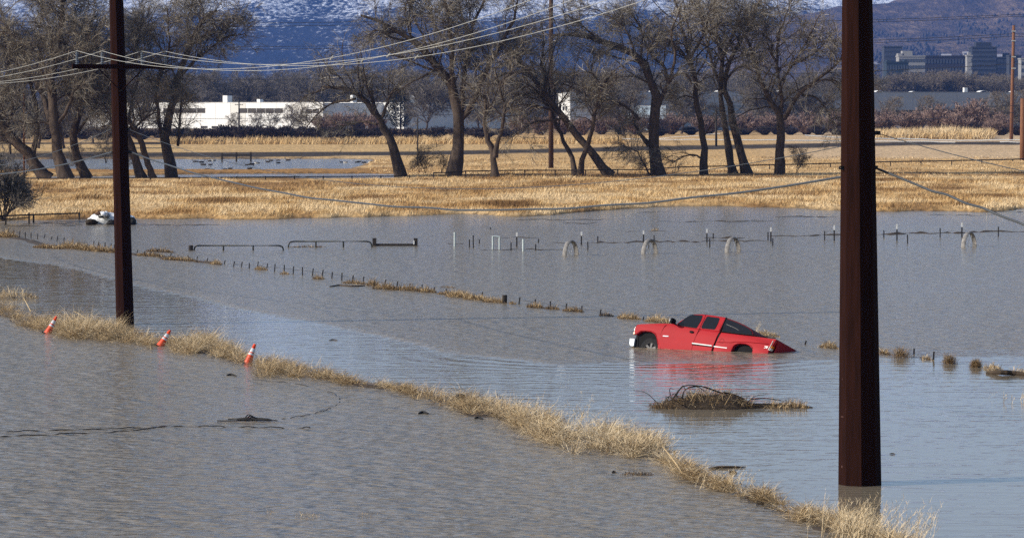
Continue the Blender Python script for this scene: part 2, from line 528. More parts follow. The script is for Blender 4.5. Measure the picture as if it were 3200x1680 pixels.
def mountmat(name, lowc, midc, highc, snow=None, sn0=0, sn1=1):
    m, N, L, b = newmat(name)
    b.inputs["Roughness"].default_value = .95
    b.inputs["Specular IOR Level"].default_value = .05
    ge = N.new("ShaderNodeNewGeometry")
    sep = N.new("ShaderNodeSeparateXYZ"); L.new(ge.outputs["Position"], sep.inputs[0])
    def noise(sc_, st, det=6, rg=.6):
        mp = N.new("ShaderNodeMapping"); mp.inputs["Scale"].default_value = st
        nz = N.new("ShaderNodeTexNoise"); nz.inputs["Scale"].default_value = sc_; nz.inputs["Detail"].default_value = det; nz.inputs["Roughness"].default_value = rg
        L.new(ge.outputs["Position"], mp.inputs[0]); L.new(mp.outputs[0], nz.inputs["Vector"])
        return nz.outputs["Fac"]
    n1 = noise(.006, (1, .5, 1.6)); n2 = noise(.075, (1, .30, 1.5), 5, .7)
    rp = N.new("ShaderNodeValToRGB"); e = rp.color_ramp.elements; e.new(.5)
    for el, p, c in zip(e, (.36, .5, .64), (lowc, midc, highc)):
        el.position = p; el.color = (*c, 1)
    ad = N.new("ShaderNodeMath"); ad.operation = 'MULTIPLY_ADD'; ad.inputs[1].default_value = .5
    L.new(n2, ad.inputs[0])
    hf = N.new("ShaderNodeMath"); hf.operation = 'MULTIPLY'; hf.inputs[1].default_value = .5
    L.new(n1, hf.inputs[0]); L.new(hf.outputs[0], ad.inputs[2])
    L.new(ad.outputs[0], rp.inputs[0])
    out = rp.outputs[0]
    if snow:
        # snow lies above a wandering line, broken by dark timber
        mr = N.new("ShaderNodeMapRange"); mr.inputs[1].default_value = sn0; mr.inputs[2].default_value = sn1
        L.new(sep.outputs["Z"], mr.inputs[0])
        a2 = N.new("ShaderNodeMath"); a2.operation = 'ADD'; L.new(mr.outputs[0], a2.inputs[0])
        s2 = N.new("ShaderNodeMath"); s2.operation = 'MULTIPLY_ADD'; s2.inputs[1].default_value = 4.2; s2.inputs[2].default_value = -2.25
        L.new(n2, s2.inputs[0])
        s3 = N.new("ShaderNodeMath"); s3.operation = 'MULTIPLY_ADD'; s3.inputs[1].default_value = 2.6
        L.new(n1, s3.inputs[0]); L.new(s2.outputs[0], s3.inputs[2])
        L.new(s3.outputs[0], a2.inputs[1])
        cl = N.new("ShaderNodeMapRange"); cl.inputs[1].default_value = 1.62; cl.inputs[2].default_value = 2.35
        L.new(a2.outputs[0], cl.inputs[0])
        mx = N.new("ShaderNodeMix"); mx.data_type = 'RGBA'
        L.new(cl.outputs[0], mx.inputs[0]); L.new(out, mx.inputs[6]); mx.inputs[7].default_value = (*snow, 1)
        out = mx.outputs[2]
    L.new(out, b.inputs["Base Color"])
    bp = N.new("ShaderNodeBump"); bp.inputs["Distance"].default_value = 22; bp.inputs["Strength"].default_value = .7
    L.new(n2, bp.inputs["Height"]); L.new(bp.outputs[0], b.inputs["Normal"])
    return m

MAT["mount"] = mountmat("snowy_forested_mountain", (.008, .011, .015), (.018, .020, .024), (.044, .038, .036), (.66, .70, .76), 165, 250)
MAT["foot"] = mountmat("bare_brown_foothill", (.022, .020, .020), (.075, .056, .042), (.20, .142, .090))
sheet("mountain_range", np.linspace(6500, 14000, 170), np.concatenate([np.linspace(-.6, -.2, 40), np.linspace(-.195, .195, 260), np.linspace(.2, .6, 40)]), h_main, MAT["mount"],
      "forested mountain range streaked with snow behind the valley")
sheet("foothill", np.linspace(4200, 7700, 150), np.concatenate([np.linspace(.03, .20, 170), np.linspace(.205, .6, 40)]), h_foot, MAT["foot"],
      "bare brown foothill rising behind the town")

# ------------------------------------------------------------------ haze: the air between here and the mountains
def make_haze():
    top = max(max(v.co.z for v in bpy.data.objects[n].data.vertices) for n in ("mountain_range", "foothill")) + 12
    V, F = box((0, 7000, (top - 20) / 2), (18200, 14700, top + 20))
    m = bpy.data.materials.new("valley_air"); m.use_nodes = True
    N, L = m.node_tree.nodes, m.node_tree.links
    N.clear()
    out = N.new("ShaderNodeOutputMaterial"); pv = N.new("ShaderNodeVolumePrincipled")
    pv.inputs["Color"].default_value = (.15, .34, .96, 1)
    pv.inputs["Density"].default_value = 4.6e-5
    pv.inputs["Anisotropy"].default_value = 0.0
    L.new(pv.outputs[0], out.inputs["Volume"])
    return tag(mk("haze", V, F, m), "thin blue haze in the air of the valley", "haze", kind="stuff")
# ------------------------------------------------------------------ grass and brush builders
RNG = np.random.default_rng(11)

def blades(base, length, width, lean, tilt, curl, rng):
    """arrays of bent tapering blades: returns V, F(tri), per-vertex blade index"""
    n = len(base)
    d = np.stack([np.cos(lean), np.sin(lean), np.zeros(n)], 1)           # horizontal lean direction
    side_a = rng.uniform(0, 2 * np.pi, n)
    side = np.stack([np.cos(side_a), np.sin(side_a), rng.uniform(-.3, .3, n)], 1)
    up = np.array([0, 0, 1.0])
    def at(t):
        a = tilt + curl * t
        return np.sin(a)[:, None] * d + np.cos(a)[:, None] * up
    p0 = base
    p1 = p0 + at(np.full(n, .25)) * (length * .5)[:, None]
    p2 = p1 + at(np.full(n, .9)) * (length * .5)[:, None]
    w = width[:, None] * side * .5
    V = np.stack([p0 - w, p0 + w, p1 - w * .8, p1 + w * .8, p2], 1).reshape(-1, 3)
    o = (np.arange(n) * 5)[:, None]
    F = np.concatenate([o + [0, 1, 3], o + [0, 3, 2], o + [2, 3, 4]], 1).reshape(-1, 3)
    return V, F

def grass_obj(name, base, length, width, lean, tilt, curl, var, mat, parent=None, rng=RNG):
    V, F = blades(base, length, width, lean, tilt, curl, rng)
    return big(name, V, F, mat, parent, attrs={"var": np.repeat(np.clip(var, 0, 1), 5)})

# ---- the earth banks that stand out of the flood
def bank(name, pix, half, crest, mat, label, seed, z0=-.5):
    P = np.array([G(*p) for p in pix])
    P = spline(P, len(pix) * 10)
    t = nrm(np.gradient(P, axis=0)); s = np.stack([t[:, 1], -t[:, 0], np.zeros(len(P))], 1)
    k = np.linspace(-1, 1, 13)
    hw = np.interp(np.linspace(0, 1, len(P)), np.linspace(0, 1, len(half)), half)
    V = P[:, None, :] + s[:, None, :] * (k[None, :] * hw[:, None])[..., None]
    x, y = V[..., 0], V[..., 1]
    V[..., 2] = z0 + (crest - z0) * (1 - np.abs(k)[None, :] ** 2.2) * (.72 + .55 * fbm(x / 1.3, y / 2.5, seed))
    nr, nc = x.shape
    idx = np.arange(nr * nc).reshape(nr, nc)
    F = np.stack([idx[:-1, :-1], idx[:-1, 1:], idx[1:, 1:], idx[1:, :-1]], -1).reshape(-1, 4)
    o = big(name, V.reshape(-1, 3), F, mat, smooth=True)
    return tag(o, label, "bank", kind="structure")

NEAR = [(-420, 895), (-160, 930), (0, 966), (120, 1005), (240, 1032), (360, 1052), (480, 1078), (620, 1096), (800, 1150), (980, 1182), (1150, 1207),
        (1260, 1222), (1400, 1262), (1560, 1318), (1720, 1378), (1900, 1405), (2040, 1422), (2180, 1478), (2320, 1548), (2470, 1612), (2640, 1672), (2860, 1760), (3100, 1860)]
bank("road_bank", NEAR, [1.2, 1.3, 1.4, .9, 1.6, 1.2, .7, 1.0, 1.8, 2.0, 1.3, .6, .8, 1.0, 1.0], .0, MAT["mud"], "muddy road bank just above the flood carrying dry grass", 61)

# grass of the bank, laid out along it: (x, lower y, upper spread in px, density, height, pale)
BANDS = [(0, 985, 30, 1.0, .40, .35), (120, 1040, 40, 1.6, .50, .4), (240, 1056, 46, 2.6, .80, .58), (360, 1062, 30, 2.2, .66, .55), (420, 1072, 26, 1.8, .46, .5), (500, 1096, 30, 1.6, .46, .48),
         (640, 1102, 40, 2.2, .62, .62), (720, 1128, 44, 1.7, .44, .45), (800, 1176, 50, 1.9, .46, .48), (900, 1174, 34, 1.3, .45, .45), (1020, 1188, 22, 1.2, .40, .45), (1130, 1204, 12, .9, .28, .4),
         (1230, 1214, 8, .7, .22, .45), (1300, 1240, 24, 1.0, .36, .4), (1420, 1284, 44, 1.5, .46, .5), (1560, 1302, 44, 1.5, .55, .55), (1660, 1360, 64, 2.0, .62, .66), (1800, 1414, 80, 2.4, .58, .85),
         (1930, 1420, 80, 2.0, .58, .8), (2050, 1430, 60, 1.6, .48, .62), (2110, 1480, 44, 1.3, .42, .5), (2200, 1512, 34, 1.2, .38, .55), (2290, 1545, 26, 1.0, .34, .48), (2400, 1566, 20, 1.0, .26, .38),
         (2470, 1622, 30, 1.1, .26, .42), (2560, 1640, 40, 1.4, .30, .62), (2660, 1672, 34, 1.6, .42, .75), (2760, 1715, 30, 1.6, .45, .75), (2900, 1780, 30, 1.5, .42, .65), (3100, 1860, 30, 1.2, .4, .6)]
B = np.array(BANDS, float)
CONES = [((177, 988), (149, 1040)), ((532, 1031), (501, 1080)), ((797, 1074), (776, 1131))]
def px_ground(bx, by, z=0.0):
    a = (bx - 1600) / FPX; bb = (840 - by) / FPX
    dz = bb * CP - SP; dy = bb * SP + CP
    t = (z - CAMH) / dz
    return np.stack([a * t, dy * t, np.full(len(bx), z)], 1)
def bank_grass(nc, per, nl, rng):
    """tussocks that arch outwards, on a mat of fallen straw"""
    X = np.linspace(-260, 3100, 2000)
    dens = np.interp(X, B[:, 0], B[:, 3]) * np.clip(vnoise(X / 45., X * 0, 8) * 1.9 - .25, np.where(X < 950, .85, .30), 2)
    cdf = np.cumsum(dens); cdf /= cdf[-1]
    def spots(n):
        bx = np.interp(rng.random(n), cdf, X)
        y0 = np.interp(bx, B[:, 0], B[:, 1]); sp = np.interp(bx, B[:, 0], B[:, 2])
        fr = rng.random(n) ** 1.1
        return bx, y0 - sp * fr + (vnoise(bx / 26., bx * 0 + 3, 4) - .5) * 12, fr
    # tussocks
    cx, cy, fr = spots(nc)
    C = px_ground(cx, cy)
    ch = np.interp(cx, B[:, 0], B[:, 4]) * rng.uniform(.45, 1.35, nc)
    cp = np.interp(cx, B[:, 0], B[:, 5]) + rng.normal(0, .16, nc)
    wind = rng.normal(.3, .5, nc)
    i = np.repeat(np.arange(nc), per); n = len(i)
    a = rng.uniform(0, 6.3, n)
    rad = ch[i] * .30 * np.sqrt(rng.random(n))
    P1 = C[i] + np.stack([np.cos(a) * rad, np.sin(a) * rad, -.03 + rng.random(n) * ch[i] * .15], 1)
    lean1 = a + rng.normal(0, .5, n) + .5 * np.sin(wind[i] - a)
    l1 = ch[i] * rng.uniform(.55, 1.45, n)
    t1 = np.abs(rng.normal(.80, .42, n)) + rad / (ch[i] + .01) * .8
    c1 = rng.uniform(.2, 1.5, n)
    v1 = cp[i] * .80 + .24 + rng.normal(0, .17, n)
    w1 = rng.uniform(.004, .010, n)
    # fallen straw and dark drift underneath
    bx, by, fr = spots(nl)
    P2 = px_ground(bx, by + 2 + rng.normal(0, 5, nl))
    h2 = np.interp(bx, B[:, 0], B[:, 4])
    P2[:, 2] = -.02 + rng.random(nl) ** 1.6 * h2 * .55
    dark = (rng.random(nl) < .22 + .45 * (fr < .22)) & (rng.random(nl) < .8)
    v2 = np.where(dark, rng.normal(.06, .07, nl), np.interp(bx, B[:, 0], B[:, 5]) * .7 + rng.normal(.2, .2, nl))
    l2 = rng.uniform(.15, .65, nl); lean2 = rng.uniform(0, 6.3, nl); t2 = rng.normal(1.42, .18, nl); c2 = rng.uniform(-.4, .4, nl); w2 = rng.uniform(.005, .013, nl)
    out = [np.concatenate(q) for q in ((P1, P2), (l1, l2), (w1, w2), (lean1, lean2), (t1, t2), (c1, c2), (v1, v2))]
    q = proj(out[0]); keep = np.ones(len(q[0]), bool)
    for tip, foot in CONES:                                    # the cones stand clear in front of the grass
        keep &= ~((q[0] > foot[0] - 24) & (q[0] < tip[0] + 4) & (out[0][:, 1] < G(*foot)[1] + .05))
    return [o[keep] for o in out]
g = grass_obj("dry_grass", *bank_grass(640, 92, 56000, RNG), MAT["grass"])
tag(g, "pale dry grass and washed-up straw along the road bank", "grass", kind="stuff")

# tall feathery seed stems standing out of the bank
def plume(name, px, py, n, h, spread, seed, label, mat="grass", pale=.85):
    rng = np.random.default_rng(seed)
    b0 = G(px, py)
    base = b0 + np.stack([rng.normal(0, spread, n), rng.normal(0, spread, n), np.full(n, -.03)], 1)
    lean = rng.uniform(-1.4, 1.6, n)
    tilt = np.abs(rng.normal(.32, .22, n)); curl = rng.uniform(.1, .7, n)
    ln = h * rng.uniform(.5, 1.1, n)
    V, F = blades(base, ln, rng.uniform(.006, .011, n), lean, tilt, curl, rng)
    var = np.repeat(np.clip(rng.normal(pale, .12, n), 0, 1), 5)
    # side sprays
    m = n * 16
    pi = rng.integers(0, n, m); t = rng.uniform(.35, 1, m)
    Vb = V.reshape(-1, 5, 3)
    p0 = (Vb[pi, 0] + Vb[pi, 1]) / 2; p1 = (Vb[pi, 2] + Vb[pi, 3]) / 2; p2 = Vb[pi, 4]
    P = np.where((t < .5)[:, None], p0 + (p1 - p0) * (t * 2)[:, None], p1 + (p2 - p1) * (t * 2 - 1)[:, None])
    V2, F2 = blades(P, rng.uniform(.05, .2, m) * h, rng.uniform(.004, .007, m), rng.uniform(0, 6.3, m), rng.uniform(.2, 1.0, m), rng.uniform(.2, .6, m), rng)
    o = big(name, np.concatenate([V, V2]), np.concatenate([F, F2 + len(V)]), MAT[mat], attrs={"var": np.concatenate([var, np.repeat(np.clip(rng.normal(pale, .12, m), 0, 1), 5)])})
    return tag(o, label, "plant")
plume("feathery_weed", 2655, 1690, 70, .98, .42, 71, "tall feathery pale weed standing at the foot of the near steel pole")
plume("feathery_weed", 2790, 1706, 60, .95, .50, 72, "sprawling pale weed leaning right of the near steel pole base")
plume("feathery_weed", 2010, 1415, 55, .80, .40, 73, "pale upright weed rising above the thickest bank grass")
plume("feathery_weed", 1800, 1335, 22, .95, .30, 74, "single tall wispy stalk plant behind the thickest bank grass")
plume("feathery_weed", 1650, 1300, 45, .60, .40, 75, "wispy weed on the bank beside the square post stump")
plume("feathery_weed", 2250, 1520, 40, .50, .35, 76, "small pale weed beside the thin stake near the lower right bank")
plume("feathery_weed", 230, 1030, 50, .70, .50, 77, "pale weed bunch between the leftmost cone and the far steel pole")
CLUMP78 = True

# lone pale stalks lying across the bank
for (a, b2, w, lb) in [((2070, 1393), (2135, 1480), .02, "long straight pale stalk lying across the bank grass"),
                       ((72, 928), (96, 972), .028, "pale bent stalk at the left end of the bank"),
                       ((232, 972), (275, 1000), .02, "pale straight stalk above the leftmost cone's grass"),
                       ((538, 1049), (565, 1075), .022, "thin brown stick lying behind the middle cone")]:
    p, q = A(*a, G(*b2)[1] + .2), G(*b2, .02)
    tag(MB().tube(spline([p, (p + q) / 2 + [0, 0, .02], q], 6), [w * .5, w * .6, w * .7, w * .8, w * .8, w], 5).build("dry_stalk", M("dry_stalk_pale", (.5, .38, .22), .9)), lb, "stalk")

# ---- clumps of grass caught on the drowned wire fence
def clump(name, px, py, wpx, hpx, n, var, seed, label, mat="grass", group=None, kind=None, thick=1.0, depth=.5):
    rng = np.random.default_rng(seed)
    c = G(px, py); k = FPX / c[1]
    w, h = wpx / k, hpx / k
    u = rng.uniform(-.5, .5, n)
    base = c + np.stack([u * w, rng.uniform(-depth, depth, n), np.full(n, -.03)], 1)
    hh = h * (1 - (2 * np.abs(u)) ** 2.2) * rng.uniform(.5, 1.1, n) + .03
    base[:, 2] += rng.random(n) * hh * .5
    o = grass_obj(name, base, hh * rng.uniform(.7, 1.5, n), rng.uniform(.01, .022, n) * max(1, 90 / k) * .8 * thick, rng.uniform(0, 6.3, n), np.abs(rng.normal(.8, .45, n)), rng.uniform(.2, 1.5, n),
                  rng.normal(var, .22, n) - .2 * (base[:, 2] < .02), MAT[mat], rng=rng)
    return tag(o, label, "grass clump" if not kind else None, group, kind)

FC = [(15, 741, 110, 24, 1400, .42), (150, 775, 120, 14, 1400, .42), (235, 777, 170, 24, 2600, .5), (315, 785, 150, 20, 1800, .4), (370, 790, 90, 12, 700, .4),
      (470, 800, 120, 14, 1300, .4), (560, 813, 140, 15, 1500, .42), (640, 820, 80, 8, 500, .3), (675, 825, 44, 15, 500, .5), (500, 787, 110, 14, 800, .32),
      (815, 842, 46, 14, 420, .55), (890, 856, 34, 10, 240, .5), (995, 871, 40, 14, 380, .5), (1110, 886, 90, 14, 700, .42), (1165, 892, 40, 24, 420, .36),
      (1205, 903, 90, 22, 1000, .36), (1275, 907, 110, 20, 1100, .38), (1335, 912, 60, 20, 700, .45), (1400, 920, 80, 14, 800, .42), (1440, 928, 100, 24, 1200, .55), (1490, 936, 90, 20, 1000, .5),
      (1545, 944, 80, 18, 800, .48), (1400, 898, 60, 6, 250, .5), (1602, 949, 26, 10, 200, .55), (1672, 960, 56, 18, 600, .42), (1725, 965, 50, 14, 450, .36), (1790, 972, 70, 16, 700, .4),
      (1895, 986, 50, 12, 350, .22), (1966, 995, 74, 22, 900, .55), (2060, 1006, 90, 26, 900, .6), (2390, 1048, 90, 18, 700, .6), (2590, 1086, 56, 26, 500, .5), (2760, 1105, 44, 20, 380, .45), (2895, 1122, 34, 14, 240, .6)]
rng = np.random.default_rng(5)
parts = []
for i, (x, y, w, h, n, v) in enumerate(FC):
    r2 = np.random.default_rng(100 + i)
    c = G(x, y); k = FPX / c[1]; ww, hm = w / k, h / k
    u = r2.uniform(-.5, .5, n)
    base = c + np.stack([u * ww, r2.uniform(-.45, .45, n) - u * ww * 1.2, np.full(n, -.03)], 1)
    hh = hm * (1 - (2 * np.abs(u)) ** 2.2) * r2.uniform(.5, 1.1, n) + .03
    base[:, 2] += r2.random(n) * hh * .5
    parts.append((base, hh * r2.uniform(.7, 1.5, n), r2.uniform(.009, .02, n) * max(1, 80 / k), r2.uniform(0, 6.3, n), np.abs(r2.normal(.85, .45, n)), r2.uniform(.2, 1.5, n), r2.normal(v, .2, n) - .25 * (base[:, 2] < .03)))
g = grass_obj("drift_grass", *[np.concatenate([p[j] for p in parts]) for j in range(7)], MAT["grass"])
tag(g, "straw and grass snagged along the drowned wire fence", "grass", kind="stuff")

# the low ground under the far part of that fence
bank("fence_bank", [(-300, 700), (-60, 728), (60, 746), (150, 768), (250, 778), (340, 787), (470, 801), (590, 816), (650, 822), (690, 829)], [.6, .8, 1.0, 1.1, 1.0, .8, .9, .6, .2], .06, MAT["mud"],
     "low muddy strip under the far end of the drowned fence", 63)

# ---- tumbleweeds caught by the fence on the right
def tumbleweed(px, py, wpx, hpx, seed, label, var=.25):
    rng = np.random.default_rng(seed)
    c = G(px, py); k = FPX / c[1]; w, h = wpx / k, hpx / k
    n = 1500
    a = rng.uniform(0, 6.3, n); e = rng.uniform(-.1, 1.5, n); r = rng.uniform(.2, .9, n)
    q = np.stack([np.cos(a) * np.cos(e), np.sin(a) * np.cos(e), np.sin(e)], 1) * r[:, None]
    base = c + q * [w * .45, w * .4, h * .85]
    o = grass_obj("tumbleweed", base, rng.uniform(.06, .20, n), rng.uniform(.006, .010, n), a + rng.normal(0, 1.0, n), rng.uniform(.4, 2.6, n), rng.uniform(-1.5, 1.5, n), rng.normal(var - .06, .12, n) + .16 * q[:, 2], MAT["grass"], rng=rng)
    return tag(o, label, "tumbleweed")
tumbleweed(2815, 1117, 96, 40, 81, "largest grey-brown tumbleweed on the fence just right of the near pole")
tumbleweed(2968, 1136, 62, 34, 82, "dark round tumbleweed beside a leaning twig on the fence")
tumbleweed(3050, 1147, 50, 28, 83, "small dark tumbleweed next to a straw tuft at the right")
clump("straw_tuft", 3102, 1153, 60, 22, 420, .62, 84, "pale straw tuft beside the small dark tumbleweed")
tag(MB().tube(spline([G(3085, 1164, .03), G(3130, 1163, .09), G(3180, 1166, .06), G(3260, 1176, .03)], 10), [.05, .07, .08, .08, .09, .08, .08, .06, .05, .03], 6).build("driftwood", MAT["debris"]), "black wet log floating at the right edge", "log")
clump("straw_tuft", 3185, 1166, 60, 20, 300, .6, 85, "straw tuft lying on the black log at the right edge")
plume("bare_weed", 3195, 1254, 26, .42, .35, 86, "pale bare weed poking from the water at the right edge", pale=.8)
plume("bare_weed", 2950, 1127, 6, .40, .04, 87, "thin leaning twig beside the dark round tumbleweed", pale=.2)
plume("bare_weed", 2366, 1040, 8, .55, .05, 88, "single pale stalk standing behind the pickup bed", pale=.9)

clump("dry_tuft", 40, 930, 170, 34, 1100, .72, 98, "pale grassy tuft standing apart at the left end of the road bank", thick=.7)
# ---- brush island in front of the pickup
def brush_pile():
    rng = np.random.default_rng(90)
    c = G(2240, 1272); k = FPX / c[1]
    root = empty("brush_pile", tuple(c))
    tag(root, "tangled heap of branches and straw stranded in front of the red pickup", "brush pile")
    # wet mound
    n = 26
    V = []; F = []
    for i in range(n + 1):
        for j in range(9):
            u = i / n; a = j / 8
            x = (2030 + u * 500 - 2240) / k
            prof = np.interp(u, [0, .08, .22, .4, .55, .62, .75, .9, 1], [0, .12, .30, .34, .30, .12, .06, .07, 0])
            V.append(c + np.array([x, (a - .5) * 1.5 * (.3 + prof * 2.4), -.06 + (prof + .05) * math.sin(math.pi * a) * (.8 + .5 * float(vnoise(np.array(u * 14.), np.array(a * 5.), 2)))]))
    for i in range(n):
        for j in range(8):
            F.append((i * 9 + j, (i + 1) * 9 + j, (i + 1) * 9 + j + 1, i * 9 + j + 1))
    mk("mound", V, F, MAT["debris"], root, smooth=True)
    def strands(n, x0, x1, hm, var, name, mat, wid=1.0, up=.8):
        u = rng.uniform(0, 1, n)
        px_ = x0 + (x1 - x0) * u
        prof = np.interp(px_, [2020, 2070, 2120, 2200, 2290, 2340, 2400, 2480, 2530], [.02, .12, .26, .34, .28, .12, .05, .09, .02])
        base = c + np.stack([(px_ - 2240) / k, rng.normal(0, .35, n), rng.random(n) * prof], 1)
        grass_obj(name, base, hm * rng.uniform(.4, 1.2, n) * (.5 + prof * 2), rng.uniform(.008, .016, n) * wid, rng.uniform(0, 6.3, n), np.abs(rng.normal(up, .5, n)), rng.uniform(.2, 1.4, n), rng.normal(var, .16, n), MAT[mat], root, rng)["kind"] = "stuff"
    strands(2600, 2030, 2350, .36, .13, "straw", "grass", .8, 1.1)
    strands(700, 2140, 2350, .55, .55, "pale_straw", "grass", .7, .8)
    strands(260, 2060, 2130, .25, .42, "orange_straw", "grass", 1.0, 1.1)
    strands(500, 2390, 2520, .45, .42, "tail_straw", "grass")
    bm = MB()
    for s, e, bow, r in [((2095, 1258), (2190, 1205), .22, .020), ((2130, 1262), (2165, 1207), .12, .018), ((2110, 1240), (2140, 1215), .2, .014), ((2150, 1210), (2215, 1235), .12, .014), ((2165, 1204), (2260, 1228), .06, .016),
                         ((2095, 1235), (2105, 1215), .1, .012), ((2190, 1205), (2310, 1245), -.02, .012), ((2260, 1225), (2330, 1248), .03, .02), ((2100, 1232), (2125, 1250), .1, .012), ((2345, 1247), (2440, 1250), .04, .016),
                         ((2350, 1262), (2530, 1271), .02, .022), ((2470, 1262), (2540, 1272), .03, .02)]:
        a, b_ = A(*s, c[1] + rng.normal(0, .15)), A(*e, c[1] + rng.normal(0, .15))
        mid = (a + b_) / 2 + np.array([rng.normal(0, .05), 0, bow])
        bm.tube(spline([a, mid, b_], 7), np.linspace(r * 1.2, r * .6, 7), 5)
    for q in range(34):
        x0 = rng.uniform(2060, 2330); a = G(x0, 1268, .05) + np.array([0, rng.normal(0, .3), 0])
        an = rng.uniform(0, 6.3); L_ = rng.uniform(.35, .9)
        b_ = a + np.array([math.cos(an) * L_, math.sin(an) * .4, rng.uniform(.15, .42)])
        bm.tube(spline([a, (a + b_) / 2 + np.array([rng.normal(0, .06), 0, rng.uniform(.02, .16)]), b_], 6), np.linspace(.011, .004, 6), 4)
    bm.build("branch", M("wet_black_branch", (.014, .012, .011), .7), root)
brush_pile()

# small drift near the bank: black scraps, twigs
def scrap(name, pix, r, label, mat="debris", z=.02):
    P = [G(*p, z) for p in pix]
    n = len(pix) * 4
    tag(MB().tube(spline(P, n), r * (.35 + .65 * np.sin(np.linspace(.15, 3.0, n))), 6).build(name, MAT[mat]), label, "debris")
scrap("black_scrap", [(1308, 1290), (1322, 1287), (1338, 1291)], .04, "lump of black rubber at the water's edge under the bank grass", "black")
scrap("black_scrap", [(708, 1171), (722, 1169), (738, 1173)], .03, "black scrap at the bank's edge right of the third cone", "black")
scrap("black_scrap", [(1483, 1305), (1496, 1303), (1508, 1308)], .03, "small black lump below the square post stump", "black")
clump("sunken_drift", 1990, 1482, 110, 12, 420, .16, 94, "low drift of brown twigs beside the lower bank", thick=.8, depth=.25)
scrap("driftwood_stick", [(1912, 1476), (1918, 1471), (1926, 1476)], .02, "short black twig curving up left of the brown drift")
scrap("driftwood_stick", [(2215, 1461), (2260, 1459), (2330, 1458)], .03, "thin floating stick right of the lower bank")
scrap("driftwood_stick", [(2280, 1475), (2290, 1474), (2302, 1475)], .045, "short dark floating chip right of the lower bank")
scrap("floating_chip", [(2780, 1417), (2790, 1416), (2797, 1418)], .018, "small tan chip floating right of the near steel pole")
scrap("floating_chip", [(1028, 1062), (1040, 1060), (1056, 1063)], .018, "small twig floating in the smooth flooded road")
scrap("floating_twigs", [(1030, 895), (1060, 891), (1100, 894), (1140, 892)], .045, "long dark stick floating by the fence posts")
clump("sunken_grass", 840, 1600, 26, 12, 60, .85, 91, "few grass tips showing in the water, lower left of the three", thick=.5)
clump("sunken_grass", 955, 1612, 90, 14, 160, .85, 92, "longest patch of grass tips showing in the near water", thick=.5)
clump("sunken_grass", 1150, 1610, 70, 8, 80, .75, 93, "faint grass tips in the near water, rightmost of the three", thick=.5)

# debris streaks on the far water
for i, (x0, x1, y, hgt, lb) in enumerate([(1720, 2400, 752, .10, "dark drift line across the far water behind the wheels, middle stretch"), (2400, 3300, 738, .16, "dark drift line across the far water behind the wheels, stretch by the near pole"),
        (1600, 1900, 686, .07, "thin dark mud bar under the meadow edge, nearest the white frame"), (1760, 1870, 697, .05, "short mud bar just below the meadow edge"), (1990, 2110, 663, .06, "mud bar at the meadow edge right of centre"),
        (2230, 2420, 690, .07, "long mud bar right of centre in the far water"), (2420, 2620, 677, .08, "mud bar reaching the near steel pole"), (1930, 2090, 722, .05, "faint mud bar beside a straw tuft"),
        (2050, 2400, 692, .05, "thin streak of drift under the right meadow edge"), (2900, 3130, 672, .06, "mud bar under the meadow edge far right"), (3060, 3300, 662, .08, "dark bar at the right end of the meadow edge"),
        (1550, 1690, 742, .05, "drift strip beside the white frame"), (1395, 1450, 762, .09, "lump of drift at the foot of the tall white pipe"), (440, 720, 703, .04, "thin twig line floating below the left meadow edge"),
        (1500, 1800, 780, .04, "broken twig line under the first wheel"), (2200, 2330, 744, .16, "dark bank stub right behind the third wheel"),
        (10, 130, 706, .05, "dark weed streak in front of the left rail fence"), (150, 260, 704, .05, "dark weed streak left of the tarp heap"), (60, 270, 699, .07, "muddy edge under the left rail fence")]):
    n = max(8, int((x1 - x0) / 14))
    P = [G(x0 + (x1 - x0) * k / n, y + (y * 0) + ((vnoise(np.array(k * .7), np.array(i * 3.1), 3) - .5) * 5) + (-(x0 + (x1 - x0) * k / n - 2400) * .018 if i == 1 else -(x0 + (x1 - x0) * k / n - 2400) * .012 if i == 0 else 0), .0) for k in range(n + 1)]
    P = np.array(P)
    V, F = [], []
    for k, p in enumerate(P):
        e = max(0.0, math.sin(math.pi * k / n)) ** .5 * max(.02, 1.7 * float(vnoise(np.array(k * .9), np.array(i * 1.7), 7)) - .45) * .75
        for (dy, z) in ((-.7, -.05), (-.2, hgt * .8), (.3, hgt), (.9, -.05)):
            V.append((p[0], p[1] + dy * (.6 + e), z * e if z > 0 else z))
    for k in range(n):
        for j in range(3):
            F.append((k * 4 + j, (k + 1) * 4 + j, (k + 1) * 4 + j + 1, k * 4 + j + 1))
    tag(mk("mud_bar" if "mud" in lb or "bar" in lb else "drift_line", V, F, MAT["debris"], smooth=True), lb, "mud bar")
clump("straw_tuft", 2046, 720, 26, 10, 200, .6, 96, "lone straw tuft on a faint mud bar behind the second wheel", thick=.6)
clump("sunken_straw", 960, 772, 130, 6, 400, .35, 97, "brown straw caught under the second pipe gate", thick=1.3, kind="stuff")

